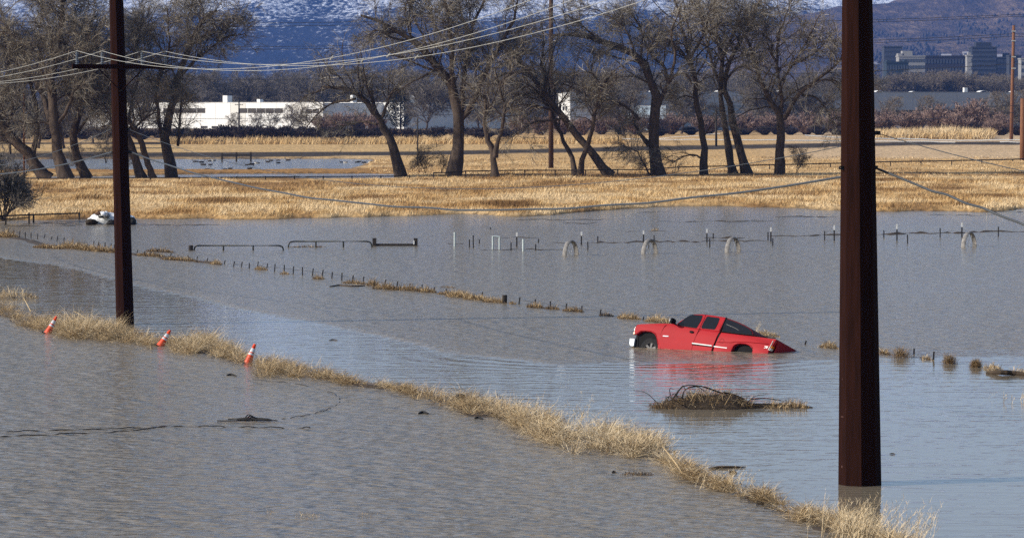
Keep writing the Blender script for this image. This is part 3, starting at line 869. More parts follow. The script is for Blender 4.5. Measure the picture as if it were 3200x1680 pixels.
# ---- dry meadow
def meadow(n, d0, d1, wid, seed, hs, pxmin=-400, pxmax=3600, wmul=1.0):
    rng = np.random.default_rng(seed)
    u = rng.random(n)
    y = 1 / (1 / d0 + u * (1 / d1 - 1 / d0))
    px = rng.uniform(pxmin, pxmax, n)
    x = (px - 1600) / FPX * y
    # gather blades into tussocks
    h, c = land(x, y)
    dens = .5 * fbm(x / 1.5, y / 4.5, 77) + .5 * fbm(x / 4., y / 10., 76)
    keep = (h > .06) & (dens + rng.random(n) * .35 > .52)
    x, y, h, dens = x[keep], y[keep], h[keep], dens[keep]
    n = len(x)
    pt = fbm(x / 6., y / 10., 21); tall = fbm(x / 4., y / 9., 78)
    ln = hs * (.35 + 1.15 * np.clip((dens - .35) * 2.2, 0, 1)) * (.55 + tall) * rng.uniform(.6, 1.2, n)
    var = .64 - 2.0 * (pt - .47) + 2.0 * (fbm(x / 3., y / 8., 79) - .47) + rng.normal(0, .09, n)
    return np.stack([x, y, h - .03], 1), ln, rng.uniform(.022, .05, n) * wid, rng.normal(.4, 1.3, n), np.abs(rng.normal(.35, .25, n)), rng.uniform(.1, .8, n), var
g = grass_obj("meadow_grass", *meadow(210000, 236, 372, 1.0, 31, .50), MAT["field"])
tag(g, "tussocky tan dry grass of the meadow beyond the flood", "grass", kind="stuff")
g = grass_obj("far_meadow_grass", *meadow(36000, 372, 540, 1.8, 32, .34, 1150, 3600), MAT["field"])
tag(g, "short dry grass around and behind the tree row", "grass", kind="stuff")
def strip_grass(n, x0, x1, y0, y1, hs, wid, seed, v):
    rng = np.random.default_rng(seed)
    px_ = rng.uniform(x0, x1, n); py_ = rng.uniform(y0, y1, n)
    a = (px_ - 1600) / FPX; b_ = (840 - py_) / FPX; dz = b_ * CP - SP; dy = b_ * SP + CP
    t = (GZ + .2 - CAMH) / dz
    P = np.stack([a * t, dy * t, np.full(n, GZ + .1)], 1)
    nn = fbm(P[:, 0] / 6, P[:, 1] / 20, seed)
    return P, hs * (.4 + 1.2 * nn) * rng.uniform(.6, 1.2, n), rng.uniform(.06, .12, n) * wid, rng.normal(.4, 1.2, n), np.abs(rng.normal(.3, .2, n)), rng.uniform(.1, .6, n), v + .9 * (nn - .45) + rng.normal(0, .12, n)
g = grass_obj("tall_reed_grass", *strip_grass(16000, 500, 1950, 444, 452, 1.5, 1.2, 33, .62), MAT["field"])
tag(g, "tall tan grass along the ditch in front of the dark brush", "grass", kind="stuff")
g = grass_obj("reed_mound", *strip_grass(14000, 2670, 3100, 427, 437, 2.5, 1.5, 34, .80), MAT["field"])
tag(g, "mound of pale tan reeds in front of the reddish willows", "grass", kind="stuff")
# ------------------------------------------------------------------ bare trees
def resample(P, m):
    P = np.asarray(P, float)
    s = np.concatenate([[0], np.cumsum(np.linalg.norm(np.diff(P, axis=0), axis=1))])
    u = np.linspace(0, s[-1], m)
    return np.stack([np.interp(u, s, P[:, k]) for k in range(3)], 1)

def offshoots(par, rad, w, n, tlo, thi, lmin, lmax, fwd, spread, upb, m, rng, droop=0.0, wig=.18, rscale=.55):
    """n children on parent polylines par (p,q,3); w = choice weights; returns polylines (n,m,3), radii (n,m)"""
    p, q, _ = par.shape
    w = np.asarray(w, float); w = w / w.sum()
    i = rng.choice(p, n, p=w)
    t = rng.uniform(tlo, thi, n) * (q - 1)
    k = np.minimum(t.astype(int), q - 2); f = (t - k)[:, None]
    p0 = par[i, k] * (1 - f) + par[i, k + 1] * f
    r0 = rad[i, k] * (1 - f[:, 0]) + rad[i, k + 1] * f[:, 0]
    d = nrm(par[i, k + 1] - par[i, k])
    rnd = nrm(rng.normal(size=(n, 3)))
    perp = nrm(rnd - d * np.sum(rnd * d, 1)[:, None])
    dr = nrm(d * fwd + perp * spread + np.array([0, 0, upb]))
    L = rng.uniform(lmin, lmax, n) * np.clip(.5 + r0 / (rad.max() + 1e-6), .5, 1.3)
    out = [p0]
    st = (L / (m - 1))[:, None]
    for j in range(1, m):
        dr = nrm(dr + rng.normal(size=(n, 3)) * wig + np.array([0, 0, -droop * j / m + .05]))
        out.append(out[-1] + dr * st)
    rr = np.minimum(r0 * rscale, L * .016)[:, None] * np.linspace(1, .35, m)[None, :]
    return np.stack(out, 1), rr

def ribbons(P, R, rng, var):
    n, m, _ = P.shape
    d = nrm(P[:, -1] - P[:, 0])
    rnd = nrm(rng.normal(size=(n, 3)))
    s = nrm(np.cross(d, rnd))[:, None, :] * R[..., None]
    V = np.stack([P - s, P + s], 2).reshape(n * m * 2, 3)
    b = (np.arange(n) * m * 2)[:, None, None] + (np.arange(m - 1) * 2)[None, :, None]
    F = (b + np.array([0, 1, 3, 2])[None, None, :]).reshape(-1, 4)
    return V, F, np.repeat(var, m * 2)

def prisms(P, R, sides=3):
    n, m, _ = P.shape
    t = nrm(np.gradient(P, axis=1))
    ref = np.where((np.abs(t[:, :1, 2:3]) > .9), np.array([1.0, 0, 0]), np.array([0, 0, 1.0]))
    a = nrm(np.cross(t, np.broadcast_to(ref, t.shape))); b = np.cross(a, t)
    an = np.arange(sides) * 2 * np.pi / sides
    V = P[:, :, None, :] + R[:, :, None, None] * (np.cos(an)[None, None, :, None] * a[:, :, None, :] + np.sin(an)[None, None, :, None] * b[:, :, None, :])
    V = V.reshape(-1, 3)
    o = (np.arange(n) * m * sides)[:, None, None] + (np.arange(m - 1) * sides)[None, :, None]
    F = np.concatenate([(o + np.array([k, (k + 1) % sides, sides + (k + 1) % sides, sides + k])[None, None, :]).reshape(-1, 4) for k in range(sides)])
    return V, F

def tree(name, loc, limbs, seed, label, group, twigmat="twig", dense=1.0, lscale=1.0, droop=.1, barkmat="bark", twigw=1.0, cat="tree"):
    """limbs: world polylines [(pts, r0, r1, low)], low = fraction of the limb below the first twigs"""
    rng = np.random.default_rng(seed)
    root = empty(name, tuple(loc))
    tag(root, label, cat, group)
    Vt, Ft = [], []
    Q = 14
    LP, LR, W = [], [], []
    base = 0
    for pts, r0, r1, low in limbs:
        P = resample(spline(pts, 30), Q)
        P[1:] += rng.normal(0, .020, (Q - 1, 3)) * np.linalg.norm(P[-1] - P[0])* .25
        R = np.linspace(r0, r1, Q) * (1 + rng.normal(0, .05, Q))
        if low > .15: R[0] *= 1.35; R[1] *= 1.08
        V, F = tube(P, R, 8, False)
        V = [v + rng.normal(0, .07, 3) * R[q // 8] for q, v in enumerate(V)]
        Vt += V; Ft += [tuple(i + base for i in f) for f in F]; base += len(V)
        i0 = int(low * Q)
        LP.append(resample(P[i0:], Q)); LR.append(np.interp(np.linspace(i0, Q - 1, Q), np.arange(Q), R))
        W.append(np.linalg.norm(P[-1] - P[i0]))
    LP, LR, W = np.array(LP), np.array(LR), np.array(W)
    tot = W.sum()
    n1 = int(max(14, tot * 1.75) * dense ** .5)
    B1, R1 = offshoots(LP, LR, W, n1, .12, 1, 2.4 * lscale, 6.2 * lscale, .65, .85, .28, 7, rng, droop, .2, .6)
    n2 = int(n1 * (10.5 if name == "cottonwood_tree" else 14) * dense ** .4)
    allP = np.concatenate([B1, np.stack([resample(p[Q // 3:], 7) for p in LP])]); allR = np.concatenate([R1, np.stack([np.linspace(r[Q // 3], r[-1], 7) * .35 for r in LR])])
    w2 = np.concatenate([np.ones(len(B1)), np.full(len(LP), 1.6)])
    B2, R2 = offshoots(allP, allR, w2, n2, .15, 1, 1.2 * lscale, 3.2 * lscale, .8, .8, .22, 5, rng, droop * 1.3, .24, .6)
    n3 = int(n2 * (9.5 if name == "cottonwood_tree" else 8) * dense ** .3)
    B3, R3 = offshoots(B2, R2, np.ones(len(B2)), n3, .1, 1, (.6) * lscale, 1.7 * lscale, 1.1, .62, .10, 2, rng, droop * 1.5, .25, .8)
    # trunk and heavy limbs
    V1, F1 = prisms(B1, np.maximum(R1, .022), 4)
    Vq = np.concatenate([np.array(Vt), V1]); Fq = np.concatenate([np.array(Ft), F1 + len(Vt)])
    big("trunk", Vq, Fq, MAT[barkmat], root, smooth=True)
    v2 = np.clip(rng.normal(.35, .2, n2), 0, .9); v3 = np.clip(rng.normal(.52, .24, n3), 0, .97)
    v2[rng.random(n2) < .012] = 1.0
    a = ribbons(B2, np.maximum(R2 * .9, .013) * twigw, rng, v2); b_ = ribbons(B3, np.full(R3.shape, .0105) * twigw * np.linspace(1.1, .6, 2)[None, :], rng, v3)
    big("crown", np.concatenate([a[0], b_[0]]), np.concatenate([a[1], b_[1] + len(a[0])]), MAT[twigmat], root, attrs={"var": np.concatenate([a[2], b_[2]])})
    return root

def traced(base, limbs, seed):
    """limbs given as pixel polylines with pixel widths; the tree stands where its base meets the meadow"""
    rng = np.random.default_rng(seed + 500)
    b0 = G(*base, GZ - .1); Y = b0[1]; k = FPX / Y
    out = []
    for j, (pix, w0, w1, low) in enumerate(limbs):
        sl = 0 if j == 0 else rng.uniform(-.55, .55)
        pts = []; s = 0
        for i, p in enumerate(pix):
            if i: s += math.hypot(p[0] - pix[i - 1][0], p[1] - pix[i - 1][1]) / k
            pts.append(A(p[0], p[1], Y + sl * s))
        out.append((np.array(pts), w0 / k / 2 * (.77 if j == 0 else .64), w1 / k / 2 * .7, low))
    return b0, out

MT = "row of old cottonwoods across the meadow"
TREES = [
 ((112, 560), [([(150, 562), (128, 540), (112, 515), (90, 480), (50, 445), (15, 400), (-15, 330)], 52, 26, .42), ([(100, 490), (112, 440), (120, 380), (105, 300), (80, 220), (40, 120), (10, 40)], 26, 8, .3), ([(60, 455), (20, 430), (-60, 380), (-140, 300)], 22, 8, .2),
   ([(85, 250), (50, 200), (0, 150), (-60, 110)], 12, 4, 0), ([(105, 300), (130, 220), (120, 120), (140, 20)], 14, 4, 0), ([(20, 400), (40, 330), (20, 250), (30, 160)], 14, 5, .1)], "stout dark cottonwood bending left at the left edge of the photo", 1.5),
 ((195, 562), [([(205, 562), (188, 520), (180, 470), (178, 425), (165, 385), (168, 330), (162, 270), (172, 190), (190, 90), (200, -20)], 54, 12, .34), ([(160, 375), (150, 350), (140, 320), (120, 270), (100, 230), (60, 190), (10, 170)], 30, 6, .2), ([(168, 395), (150, 385), (120, 380), (95, 382)], 16, 8, .1),
   ([(175, 400), (210, 340), (235, 270), (260, 190), (280, 100)], 20, 5, .15), ([(165, 290), (130, 190), (70, 120), (0, 100)], 14, 4, 0), ([(180, 140), (150, 70), (120, 0)], 10, 4, 0), ([(175, 200), (215, 110), (240, 20)], 12, 4, 0)], "upright cottonwood with a broken side limb, second from the left edge", 1.5),
 ((262, 558), [([(275, 560), (252, 525), (240, 490), (228, 450), (232, 405), (250, 350), (245, 280), (270, 190), (290, 80)], 40, 8, .30), ([(235, 420), (275, 370), (310, 300), (330, 220), (340, 120)], 16, 4, .1), ([(245, 350), (215, 290), (205, 210), (215, 120)], 14, 4, .1)], "cottonwood with flaring base just left of the far steel pole", 1.3),
 ((455, 560), [([(445, 562), (420, 500), (405, 440), (385, 390), (352, 335), (322, 300), (290, 262), (262, 235)], 40, 16, .34), ([(478, 558), (458, 500), (440, 440), (418, 400), (400, 370)], 36, 20, .6), ([(330, 310), (300, 250), (282, 170), (275, 100), (300, 30)], 14, 4, .1), ([(360, 340), (380, 250), (420, 170), (440, 90), (470, 20)], 16, 4, .1),
   ([(400, 420), (440, 380), (480, 350), (500, 300)], 14, 4, .1), ([(395, 400), (415, 300), (440, 200), (420, 100), (390, 50)], 14, 4, .1), ([(300, 290), (270, 285), (235, 280)], 16, 5, 0)], "twin-trunked cottonwood leaning left behind the far steel pole", 1.3),
 ((532, 556), [([(534, 560), (528, 520), (520, 470), (516, 425), (526, 380), (540, 315), (556, 250), (580, 180), (606, 110), (640, 60), (680, 30)], 46, 10, .30), ([(510, 440), (497, 380), (490, 320), (486, 285), (505, 230), (525, 170), (530, 100), (520, 30)], 22, 5, .25), ([(556, 455), (562, 380), (566, 310), (570, 260)], 16, 8, .1),
   ([(560, 240), (610, 190), (660, 150), (710, 115), (760, 110)], 16, 4, .1), ([(590, 150), (585, 80), (600, 10), (605, -40)], 14, 4, .1), ([(525, 180), (480, 120), (450, 60)], 12, 4, .1), ([(620, 90), (680, 100), (740, 60)], 10, 3, .1)], "tall spreading cottonwood standing right of the far steel pole", 1.4),
 ((1250, 550), [([(1252, 552), (1240, 505), (1226, 455), (1205, 410), (1185, 375), (1158, 335), (1125, 297), (1090, 278), (1045, 274), (1005, 270)], 44, 10, .30), ([(1112, 308), (1080, 315), (1040, 322), (1005, 345), (980, 370), (958, 395)], 14, 5, .1), ([(1205, 400), (1192, 372), (1175, 345), (1160, 282)], 16, 10, .42), ([(1196, 365), (1208, 330), (1225, 290), (1262, 252)], 18, 5, .1),
   ([(1178, 388), (1140, 380), (1105, 385), (1070, 396)], 12, 4, .1), ([(1090, 280), (1060, 240), (1030, 215), (1010, 190)], 10, 3, .05), ([(1130, 300), (1135, 240), (1120, 190)], 8, 3, .05)], "crooked cottonwood with arching limbs hanging left, left of the tallest tree", .62),
 ((1418, 553), [([(1415, 556), (1426, 500), (1434, 440), (1436, 385), (1424, 325), (1410, 270), (1372, 222), (1335, 172), (1290, 125), (1235, 95), (1170, 60), (1130, 40)], 58, 10, .30), ([(1424, 335), (1416, 270), (1412, 200), (1412, 140), (1402, 60), (1385, -20)], 30, 8, .15), ([(1440, 372), (1470, 330), (1500, 270), (1522, 215), (1560, 150), (1600, 70), (1620, 0)], 34, 8, .15),
   ([(1436, 380), (1446, 290), (1456, 200), (1472, 100), (1510, 10), (1530, -40)], 28, 8, .15), ([(1290, 130), (1230, 120), (1180, 95), (1150, 110)], 14, 4, .1), ([(1340, 175), (1320, 110), (1290, 50), (1280, 0)], 14, 4, .1), ([(1410, 150), (1360, 80), (1330, 20)], 12, 4, .1), ([(1370, 225), (1300, 200), (1230, 170), (1190, 130)], 12, 4, .1),
   ([(1520, 220), (1580, 200), (1640, 160)], 12, 4, .1), ([(1470, 100), (1440, 40), (1430, -30)], 10, 3, .1)], "tallest and thickest cottonwood, forking high left of centre", 1.25),
 ((1547, 556), [([(1548, 558), (1544, 510), (1536, 465), (1522, 425), (1514, 380), (1520, 330), (1514, 298)], 30, 12, .42), ([(1546, 490), (1560, 430), (1572, 370), (1576, 330), (1560, 270), (1545, 210)], 24, 6, .30), ([(1516, 310), (1480, 280), (1450, 255)], 10, 3, .1), ([(1562, 280), (1590, 230), (1600, 170)], 10, 3, .05)], "slim forked cottonwood just right of the tallest one", .5),
 ((1860, 552), [([(1908, 552), (1872, 505), (1830, 455), (1786, 402), (1746, 352), (1712, 312), (1682, 272), (1656, 225), (1622, 188), (1590, 150)], 40, 10, .30), ([(1796, 550), (1788, 500), (1765, 445), (1738, 385), (1724, 330), (1716, 270), (1690, 200)], 26, 8, .35), ([(1812, 548), (1826, 480), (1848, 410), (1862, 340), (1872, 300), (1900, 240)], 30, 8, .42), ([(1735, 345), (1695, 305), (1655, 292), (1612, 312), (1590, 340)], 18, 5, .1),
   ([(1752, 372), (1700, 378), (1660, 385), (1600, 430)], 14, 4, .1), ([(1700, 300), (1640, 260), (1600, 250)], 12, 4, .1), ([(1690, 210), (1700, 130), (1690, 60)], 10, 3, .1), ([(1870, 300), (1850, 230), (1860, 160)], 10, 3, .1)], "sprawling three-stemmed cottonwood leaning strongly left at centre", .95),
 ((2055, 550), [([(2062, 554), (2050, 500), (2044, 450), (2042, 400), (2052, 335), (2040, 260), (2015, 205), (1982, 172), (1920, 142), (1860, 118), (1790, 112), (1730, 112)], 56, 12, .30), ([(2056, 335), (2078, 280), (2092, 255), (2110, 235), (2145, 232), (2162, 262)], 26, 8, .1), ([(2090, 258), (2072, 205), (2030, 165), (2000, 90), (1960, 30)], 18, 5, .1), ([(2030, 455), (2005, 425), (1982, 388)], 26, 10, .9),
   ([(1998, 375), (1960, 335), (1905, 312), (1850, 305), (1780, 270), (1740, 255)], 14, 4, .1), ([(1985, 175), (1960, 100), (1900, 50), (1860, 30)], 14, 4, .1), ([(2095, 250), (2110, 180), (2100, 100), (2130, 20)], 16, 4, .1), ([(1860, 118), (1820, 80), (1760, 40)], 10, 3, .1), ([(2030, 545), (2005, 500), (1985, 470), (1930, 450)], 10, 4, .1)], "thick-butted cottonwood with a long limb sweeping left and a snapped stub", 1.15),
 ((2200, 548), [([(2200, 552), (2201, 500), (2196, 440), (2186, 370), (2178, 300), (2168, 220), (2150, 150), (2128, 80), (2110, 0)], 32, 8, .34), ([(2180, 310), (2140, 300), (2100, 318)], 8, 3, .1), ([(2170, 230), (2130, 160), (2080, 130), (2040, 130)], 16, 4, .1), ([(2160, 180), (2200, 100), (2220, 20), (2240, -40)], 16, 4, .1), ([(2198, 500), (2175, 485), (2140, 488), (2100, 510)], 10, 4, .1), ([(2204, 420), (2225, 390), (2250, 362)], 7, 3, .1)], "straight slender cottonwood, left of the leaning pair", 1.0),
 ((2290, 546), [([(2294, 549), (2282, 495), (2270, 430), (2262, 370), (2252, 305), (2248, 255), (2256, 190), (2290, 110), (2320, 20)], 34, 8, .42), ([(2252, 270), (2220, 180), (2200, 90), (2170, 10)], 16, 4, .1), ([(2260, 200), (2240, 120), (2250, 30)], 12, 4, .1)], "reddish-barked cottonwood, the left one of the leaning pair", 1.0),
 ((2330, 546), [([(2335, 549), (2318, 490), (2302, 435), (2285, 380), (2272, 325), (2264, 265), (2275, 200), (2310, 130), (2350, 60), (2380, -10)], 36, 8, .42), ([(2270, 250), (2300, 215), (2340, 205), (2390, 190)], 14, 4, .1), ([(2310, 130), (2310, 60), (2290, 0)], 12, 4, .1)], "cottonwood leaning left, the right one of the leaning pair", 1.0),
 ((2437, 548), [([(2436, 551), (2437, 500), (2436, 450), (2442, 395), (2436, 360), (2415, 325), (2392, 285), (2372, 245), (2362, 185), (2330, 120), (2310, 60)], 38, 8, .30), ([(2441, 370), (2442, 310), (2434, 250), (2426, 180), (2440, 90), (2470, 20)], 20, 5, .15), ([(2450, 372), (2478, 322), (2506, 285), (2550, 252), (2600, 215), (2660, 150)], 24, 6, .15), ([(2505, 297), (2550, 305), (2580, 340), (2600, 380), (2630, 395)], 10, 4, .2),
   ([(2430, 200), (2400, 140), (2390, 70)], 10, 3, .1), ([(2540, 255), (2600, 250), (2650, 270), (2700, 260)], 10, 3, .1), ([(2470, 200), (2540, 170), (2600, 110)], 12, 4, .1), ([(2436, 260), (2480, 200), (2520, 130), (2560, 50)], 14, 4, .1)], "cottonwood with many arms just left of the near steel pole", 1.0),
]
for i, (base, limbs, lab, den) in enumerate(TREES):
    b0, wl_ = traced(base, limbs, i)
    tree("cottonwood_tree", b0, wl_, 200 + i, lab, MT, dense=den * 1.15, twigw=1.2, droop=.2)

# undergrowth and small saplings at the tree feet
def simple_tree(height, seed, stems=1, spread=.5, trunk_r=.18, nl=7, flat=1.0):
    """limbs of a generic bare tree standing at the origin"""
    rng = np.random.default_rng(seed)
    limbs = []
    for s in range(stems):
        a = rng.uniform(0, 6.3)
        tilt = rng.uniform(.05, .25) * (1 if stems == 1 else 2.0)
        d = np.array([math.cos(a) * tilt, math.sin(a) * tilt, 1.0])
        h = height * rng.uniform(.6, .8)
        p = [np.zeros(3)]
        for j in range(5):
            d = nrm(d + rng.normal(0, .1, 3)); d[2] = abs(d[2])
            p.append(p[-1] + d * h / 5)
        limbs.append((np.array(p), trunk_r, trunk_r * .3, .25 if stems == 1 else .1))
        for q in range(nl):
            j = rng.integers(1, 5); b_ = p[j]
            a2 = rng.uniform(0, 6.3)
            dd = np.array([math.cos(a2) * spread, math.sin(a2) * spread, rng.uniform(.35, 1.0)])
            L_ = height * rng.uniform(.28, .5)
            pp = [b_]
            for _ in range(4):
                dd = nrm(dd + rng.normal(0, .18, 3)); pp.append(pp[-1] + dd * L_ / 4)
            limbs.append((np.array(pp), trunk_r * .45, trunk_r * .1, 0))
    return limbs

def proto_tree(name, height, seed, mat, **k):
    kw = {q: k.pop(q) for q in ("dense", "lscale", "twigw", "droop", "barkmat", "cat") if q in k}
    return tree(name, (0, 0, 0), simple_tree(height, seed, **k), seed, "proto", None, twigmat=mat, **kw)

ONES = "zeroth first second third fourth fifth sixth seventh eighth ninth tenth eleventh twelfth thirteenth fourteenth fifteenth sixteenth seventeenth eighteenth nineteenth".split()
TENS = {2: ("twenty", "twentieth"), 3: ("thirty", "thirtieth"), 4: ("forty", "fortieth"), 5: ("fifty", "fiftieth"), 6: ("sixty", "sixtieth")}
def nth(i):
    return ONES[i] if i < 20 else (TENS[i // 10][1] if i % 10 == 0 else TENS[i // 10][0] + "-" + ONES[i % 10])
def number_off(spots, li):
    """fills the place in a row into labels that hold {}"""
    c = {}; out = []
    for s in sorted(spots, key=lambda q: q[0]):
        s = list(s)
        if "{}" in s[li]:
            c[s[li]] = c.get(s[li], 0) + 1; s[li] = s[li].format(nth(c[s[li]]))
        out.append(tuple(s))
    return out

def plant_row(proto, spots, group, cat="tree"):
    """spots: (px, base py or distance, target height px, label)"""
    first = True
    rr = random.Random(7)
    dims = max(v.co.z for ch in proto.children for v in ch.data.vertices)
    for (px, Y, top, lab) in number_off(spots, 3):
        o = proto if first else dup(proto)
        first = False
        p = A(px, 400, Y); z0 = GZ + .2
        H = A(px, top, Y)[2] - z0
        s = H / dims
        o.location = (p[0], Y, z0)
        o.rotation_euler = (0, 0, rr.uniform(0, 6.28))
        o.scale = (s * rr.uniform(.9, 1.25),) * 2 + (s,)
        tag(o, lab, cat, group)

pA = proto_tree("bare_tree", 15, 301, "twig_grey", dense=.9, lscale=.9, nl=9, spread=.7, trunk_r=.25, twigw=1.8)
pB = proto_tree("bare_tree", 14, 302, "twig_grey", dense=.9, lscale=.85, nl=10, spread=.9, trunk_r=.25, twigw=1.8)
pC = proto_tree("bare_tree", 14, 303, "twig_pale", dense=1.1, lscale=.9, nl=11, spread=1.0, trunk_r=.25, twigw=2.0, droop=.15)
pD = proto_tree("small_bare_tree", 7, 304, "twig_pale", dense=.5, lscale=.5, stems=3, nl=5, spread=.6, trunk_r=.08, twigw=1.0)
GA = "grey bare trees behind the white warehouse"
rw = random.Random(21)
spA = [(30, 560, 190), (120, 640, 215), (330, 700, 235), (1330, 1000, 190), (1650, 950, 215), (1950, 900, 205), (2130, 950, 215), (2380, 1000, 215), (2560, 1000, 225)] + [(x + rw.uniform(-12, 12), rw.uniform(1320, 1560), rw.uniform(172, 225)) for x in range(560, 2640, 62)]
spB = [(-40, 600, 240), (200, 640, 240), (290, 720, 255), (440, 800, 240), (1500, 1000, 235), (1580, 1050, 220), (1850, 1000, 215), (2480, 1000, 235)] + [(x + rw.uniform(-14, 14), rw.uniform(1250, 1600), rw.uniform(195, 245)) for x in range(330, 2760, 70)]
plant_row(pA, [(x, Y, t, "upright grey bare tree in the wood behind the tree row, {} from the left") for x, Y, t in sorted(spA)], GA)
plant_row(pB, [(x, Y, t, "broad grey bare tree in the wood behind the tree row, {} from the left") for x, Y, t in sorted(spB)], GA)
plant_row(pC, [(x, 1900 + 30 * (i % 3), t, "pale bushy tree above the grey warehouse roof, {} from the near pole") for i, (x, t) in enumerate(sorted([(2770, 236), (2810, 222), (2850, 226), (2890, 216), (2935, 212), (2980, 212), (3025, 216), (3070, 226), (3115, 228), (3165, 224), (2790, 232), (2830, 216), (2870, 212), (2915, 214), (2960, 210), (3005, 214), (3045, 222), (3090, 232), (3140, 226), (3185, 222)]))], "pale trees between the grey warehouse and the town")
plant_row(pD, [(905, 1050, 318, "small bare tree with fan of twigs before the white warehouse"), (730, 1060, 345, "low spreading bare shrub left of the small utility pole"), (800, 1060, 340, "bare sapling just right of the small utility pole"), (850, 1065, 335, "bare sapling halfway along the white warehouse front"),
              (950, 1060, 325, "bare sapling near the right end of the white warehouse"), (2790, 965, 290, "slim bare tree before the grey warehouse, beside the near pole"), (2905, 945, 285, "rust-brown bare tree before the grey warehouse"),
              (3110, 970, 270, "bare tree before the grey warehouse near the right edge"), (3190, 970, 262, "bare tree behind the orange pole at the right edge"), (1330, 402, 440, "thin sapling left of the tallest cottonwood"), (1380, 404, 470, "low twiggy sapling at the foot of the tallest cottonwood"),
              (1310, 406, 480, "low twiggy shrub between the crooked and the tallest cottonwood"), (1290, 410, 500, "lowest twiggy shrub right of the crooked cottonwood"), (2490, 404, 445, "thin sapling right of the many-armed cottonwood"), (2000, 402, 480, "twiggy suckers left of the thick-butted cottonwood"), (330, 470, 420, "twiggy suckers left of the far steel pole"),
              (380, 420, 440, "shaggy suckers at the foot of the twin-trunked cottonwood"), (90, 420, 450, "twiggy suckers at the foot of the leftmost cottonwood"), (240, 415, 440, "twiggy suckers between two left cottonwoods")], "saplings and suckers")
# the grey shrub at the left edge, nearer than the tree row
b0 = G(10, 690, .1)
pE = tree("bare_shrub", b0, [(b0 + np.array([[0, 0, 0], [x * .4, y * .4, .9], [x, y, z]]), .06, .02, .05) for x, y, z in [(-2, 0, 3.4), (-.6, .5, 3.8), (.6, -.4, 3.2), (1.4, .4, 2.3), (1.9, -.5, 1.4), (-1.2, -.6, 3.0), (.1, .8, 3.6), (1.0, .9, 2.8), (1.7, 0, 1.9)]], 320,
          "dense grey bare shrub at the left edge above the rail fence", None, twigmat="twig_grey", dense=1.6, lscale=.42, twigw=1.1, cat="shrub")

# ---- shrubs: willows and dark brush
def proto_shrub(name, seed, mat, n=5200, h=4.0, w=3.2, twigw=1.0):
    rng = np.random.default_rng(seed)
    root = empty(name, (0, 0, 0)); tag(root, "proto", "shrub")
    m = 46
    a = rng.uniform(0, 6.3, m); t = rng.uniform(.1, 1.1, m)
    P0 = np.stack([np.cos(a) * .3, np.sin(a) * .3, np.zeros(m)], 1)
    d = np.stack([np.cos(a) * np.sin(t) * w / h, np.sin(a) * np.sin(t) * w / h, np.cos(t) * .9 + .15], 1)
    u = np.linspace(0, 1, 6)[None, :, None]
    S = P0[:, None] + d[:, None] * u * (h * .8) * rng.uniform(.6, 1, m)[:, None, None] + rng.normal(0, .06, (m, 6, 3)) * u * h * .3
    S[..., 2] += np.sin(u[..., 0] * 2.2) * .12 * h
    R = np.full((m, 6), .03) * np.linspace(1, .4, 6)
    V1, F1 = prisms(S, R * twigw, 3)
    big("stem", V1, F1, MAT["bark"], root)
    B2, R2 = offshoots(S, R, np.ones(m), n // 5, .05, 1, h * .16, h * .34, .8, .6, .5, 4, rng, .05, .2, .8)
    B3, R3 = offshoots(B2, R2, np.ones(len(B2)), n, .1, 1, h * .06, h * .15, .8, .6, .45, 3, rng, .05, .2, .8)
    hz = lambda Q: np.clip(.25 + .5 * Q[:, -1, 2] / h, 0, 1)
    a_ = ribbons(B2, np.full(R2.shape, .012) * twigw, rng, np.clip(rng.normal(.4, .18, len(B2)), 0, 1)); b_ = ribbons(B3, np.full(R3.shape, .011) * twigw, rng, np.clip(rng.normal(.55, .2, len(B3)), 0, 1))
    big("foliage", np.concatenate([a_[0], b_[0]]), np.concatenate([a_[1], b_[1] + len(a_[0])]), MAT[mat], root, attrs={"var": np.concatenate([a_[2], b_[2]])})
    return root

def shrub_row(proto, spots, group):
    first = True; rr = random.Random(3)
    dims = max(v.co.z for ch in proto.children for v in ch.data.vertices)
    for (px, Y, top, wmul, lab) in number_off(spots, 4):
        o = proto if first else dup(proto)
        first = False
        p = A(px, 400, Y); z0 = GZ + .1
        s = (A(px, top, Y)[2] - z0) / dims
        o.location = (p[0], Y, z0); o.rotation_euler = (0, 0, rr.uniform(0, 6.28))
        o.scale = (s * wmul, s * wmul, s)
        tag(o, lab, "shrub", group)
w1 = proto_shrub("willow_shrub", 401, "twig_red", 4600, 4, 4.2, 2.4)
w2 = proto_shrub("willow_shrub", 402, "twig_red", 4200, 4, 4.0, 2.4)
GW = "reddish willow thicket before the grey warehouse"
shrub_row(w1, [(3040, 945, 305, 1.25, "largest reddish willow dome near the right edge")] + [(x, Y, t, w, "tall reddish willow in the thicket before the grey warehouse, {} from the left") for x, Y, t, w in
   [(1620, 915, 362, 1.1), (1760, 925, 358, 1.1), (1880, 930, 352, 1.2), (1990, 915, 350, 1.2), (2100, 925, 352, 1.2), (2330, 920, 348, 1.2), (2520, 915, 345, 1.2), (2760, 925, 338, 1.2), (2930, 940, 322, 1.2), (3120, 915, 352, 1.0)]], GW)
shrub_row(w2, [(3105, 875, 368, .9, "small reddish willow in front of the largest dome")] + [(x, Y, t, w, "lower reddish willow in the thicket before the grey warehouse, {} from the left") for x, Y, t, w in
   [(1690, 905, 360, 1.1), (1820, 905, 360, 1.1), (1940, 935, 355, 1.2), (2050, 905, 358, 1.2), (2210, 915, 350, 1.2), (2430, 925, 345, 1.3), (2610, 925, 342, 1.2), (2690, 905, 345, 1.2), (2850, 915, 335, 1.2), (2990, 895, 345, 1.1), (1060, 980, 345, 1.0), (1120, 985, 342, 1.1), (1010, 990, 350, 1.0), (1170, 960, 350, 1.0)]], GW)
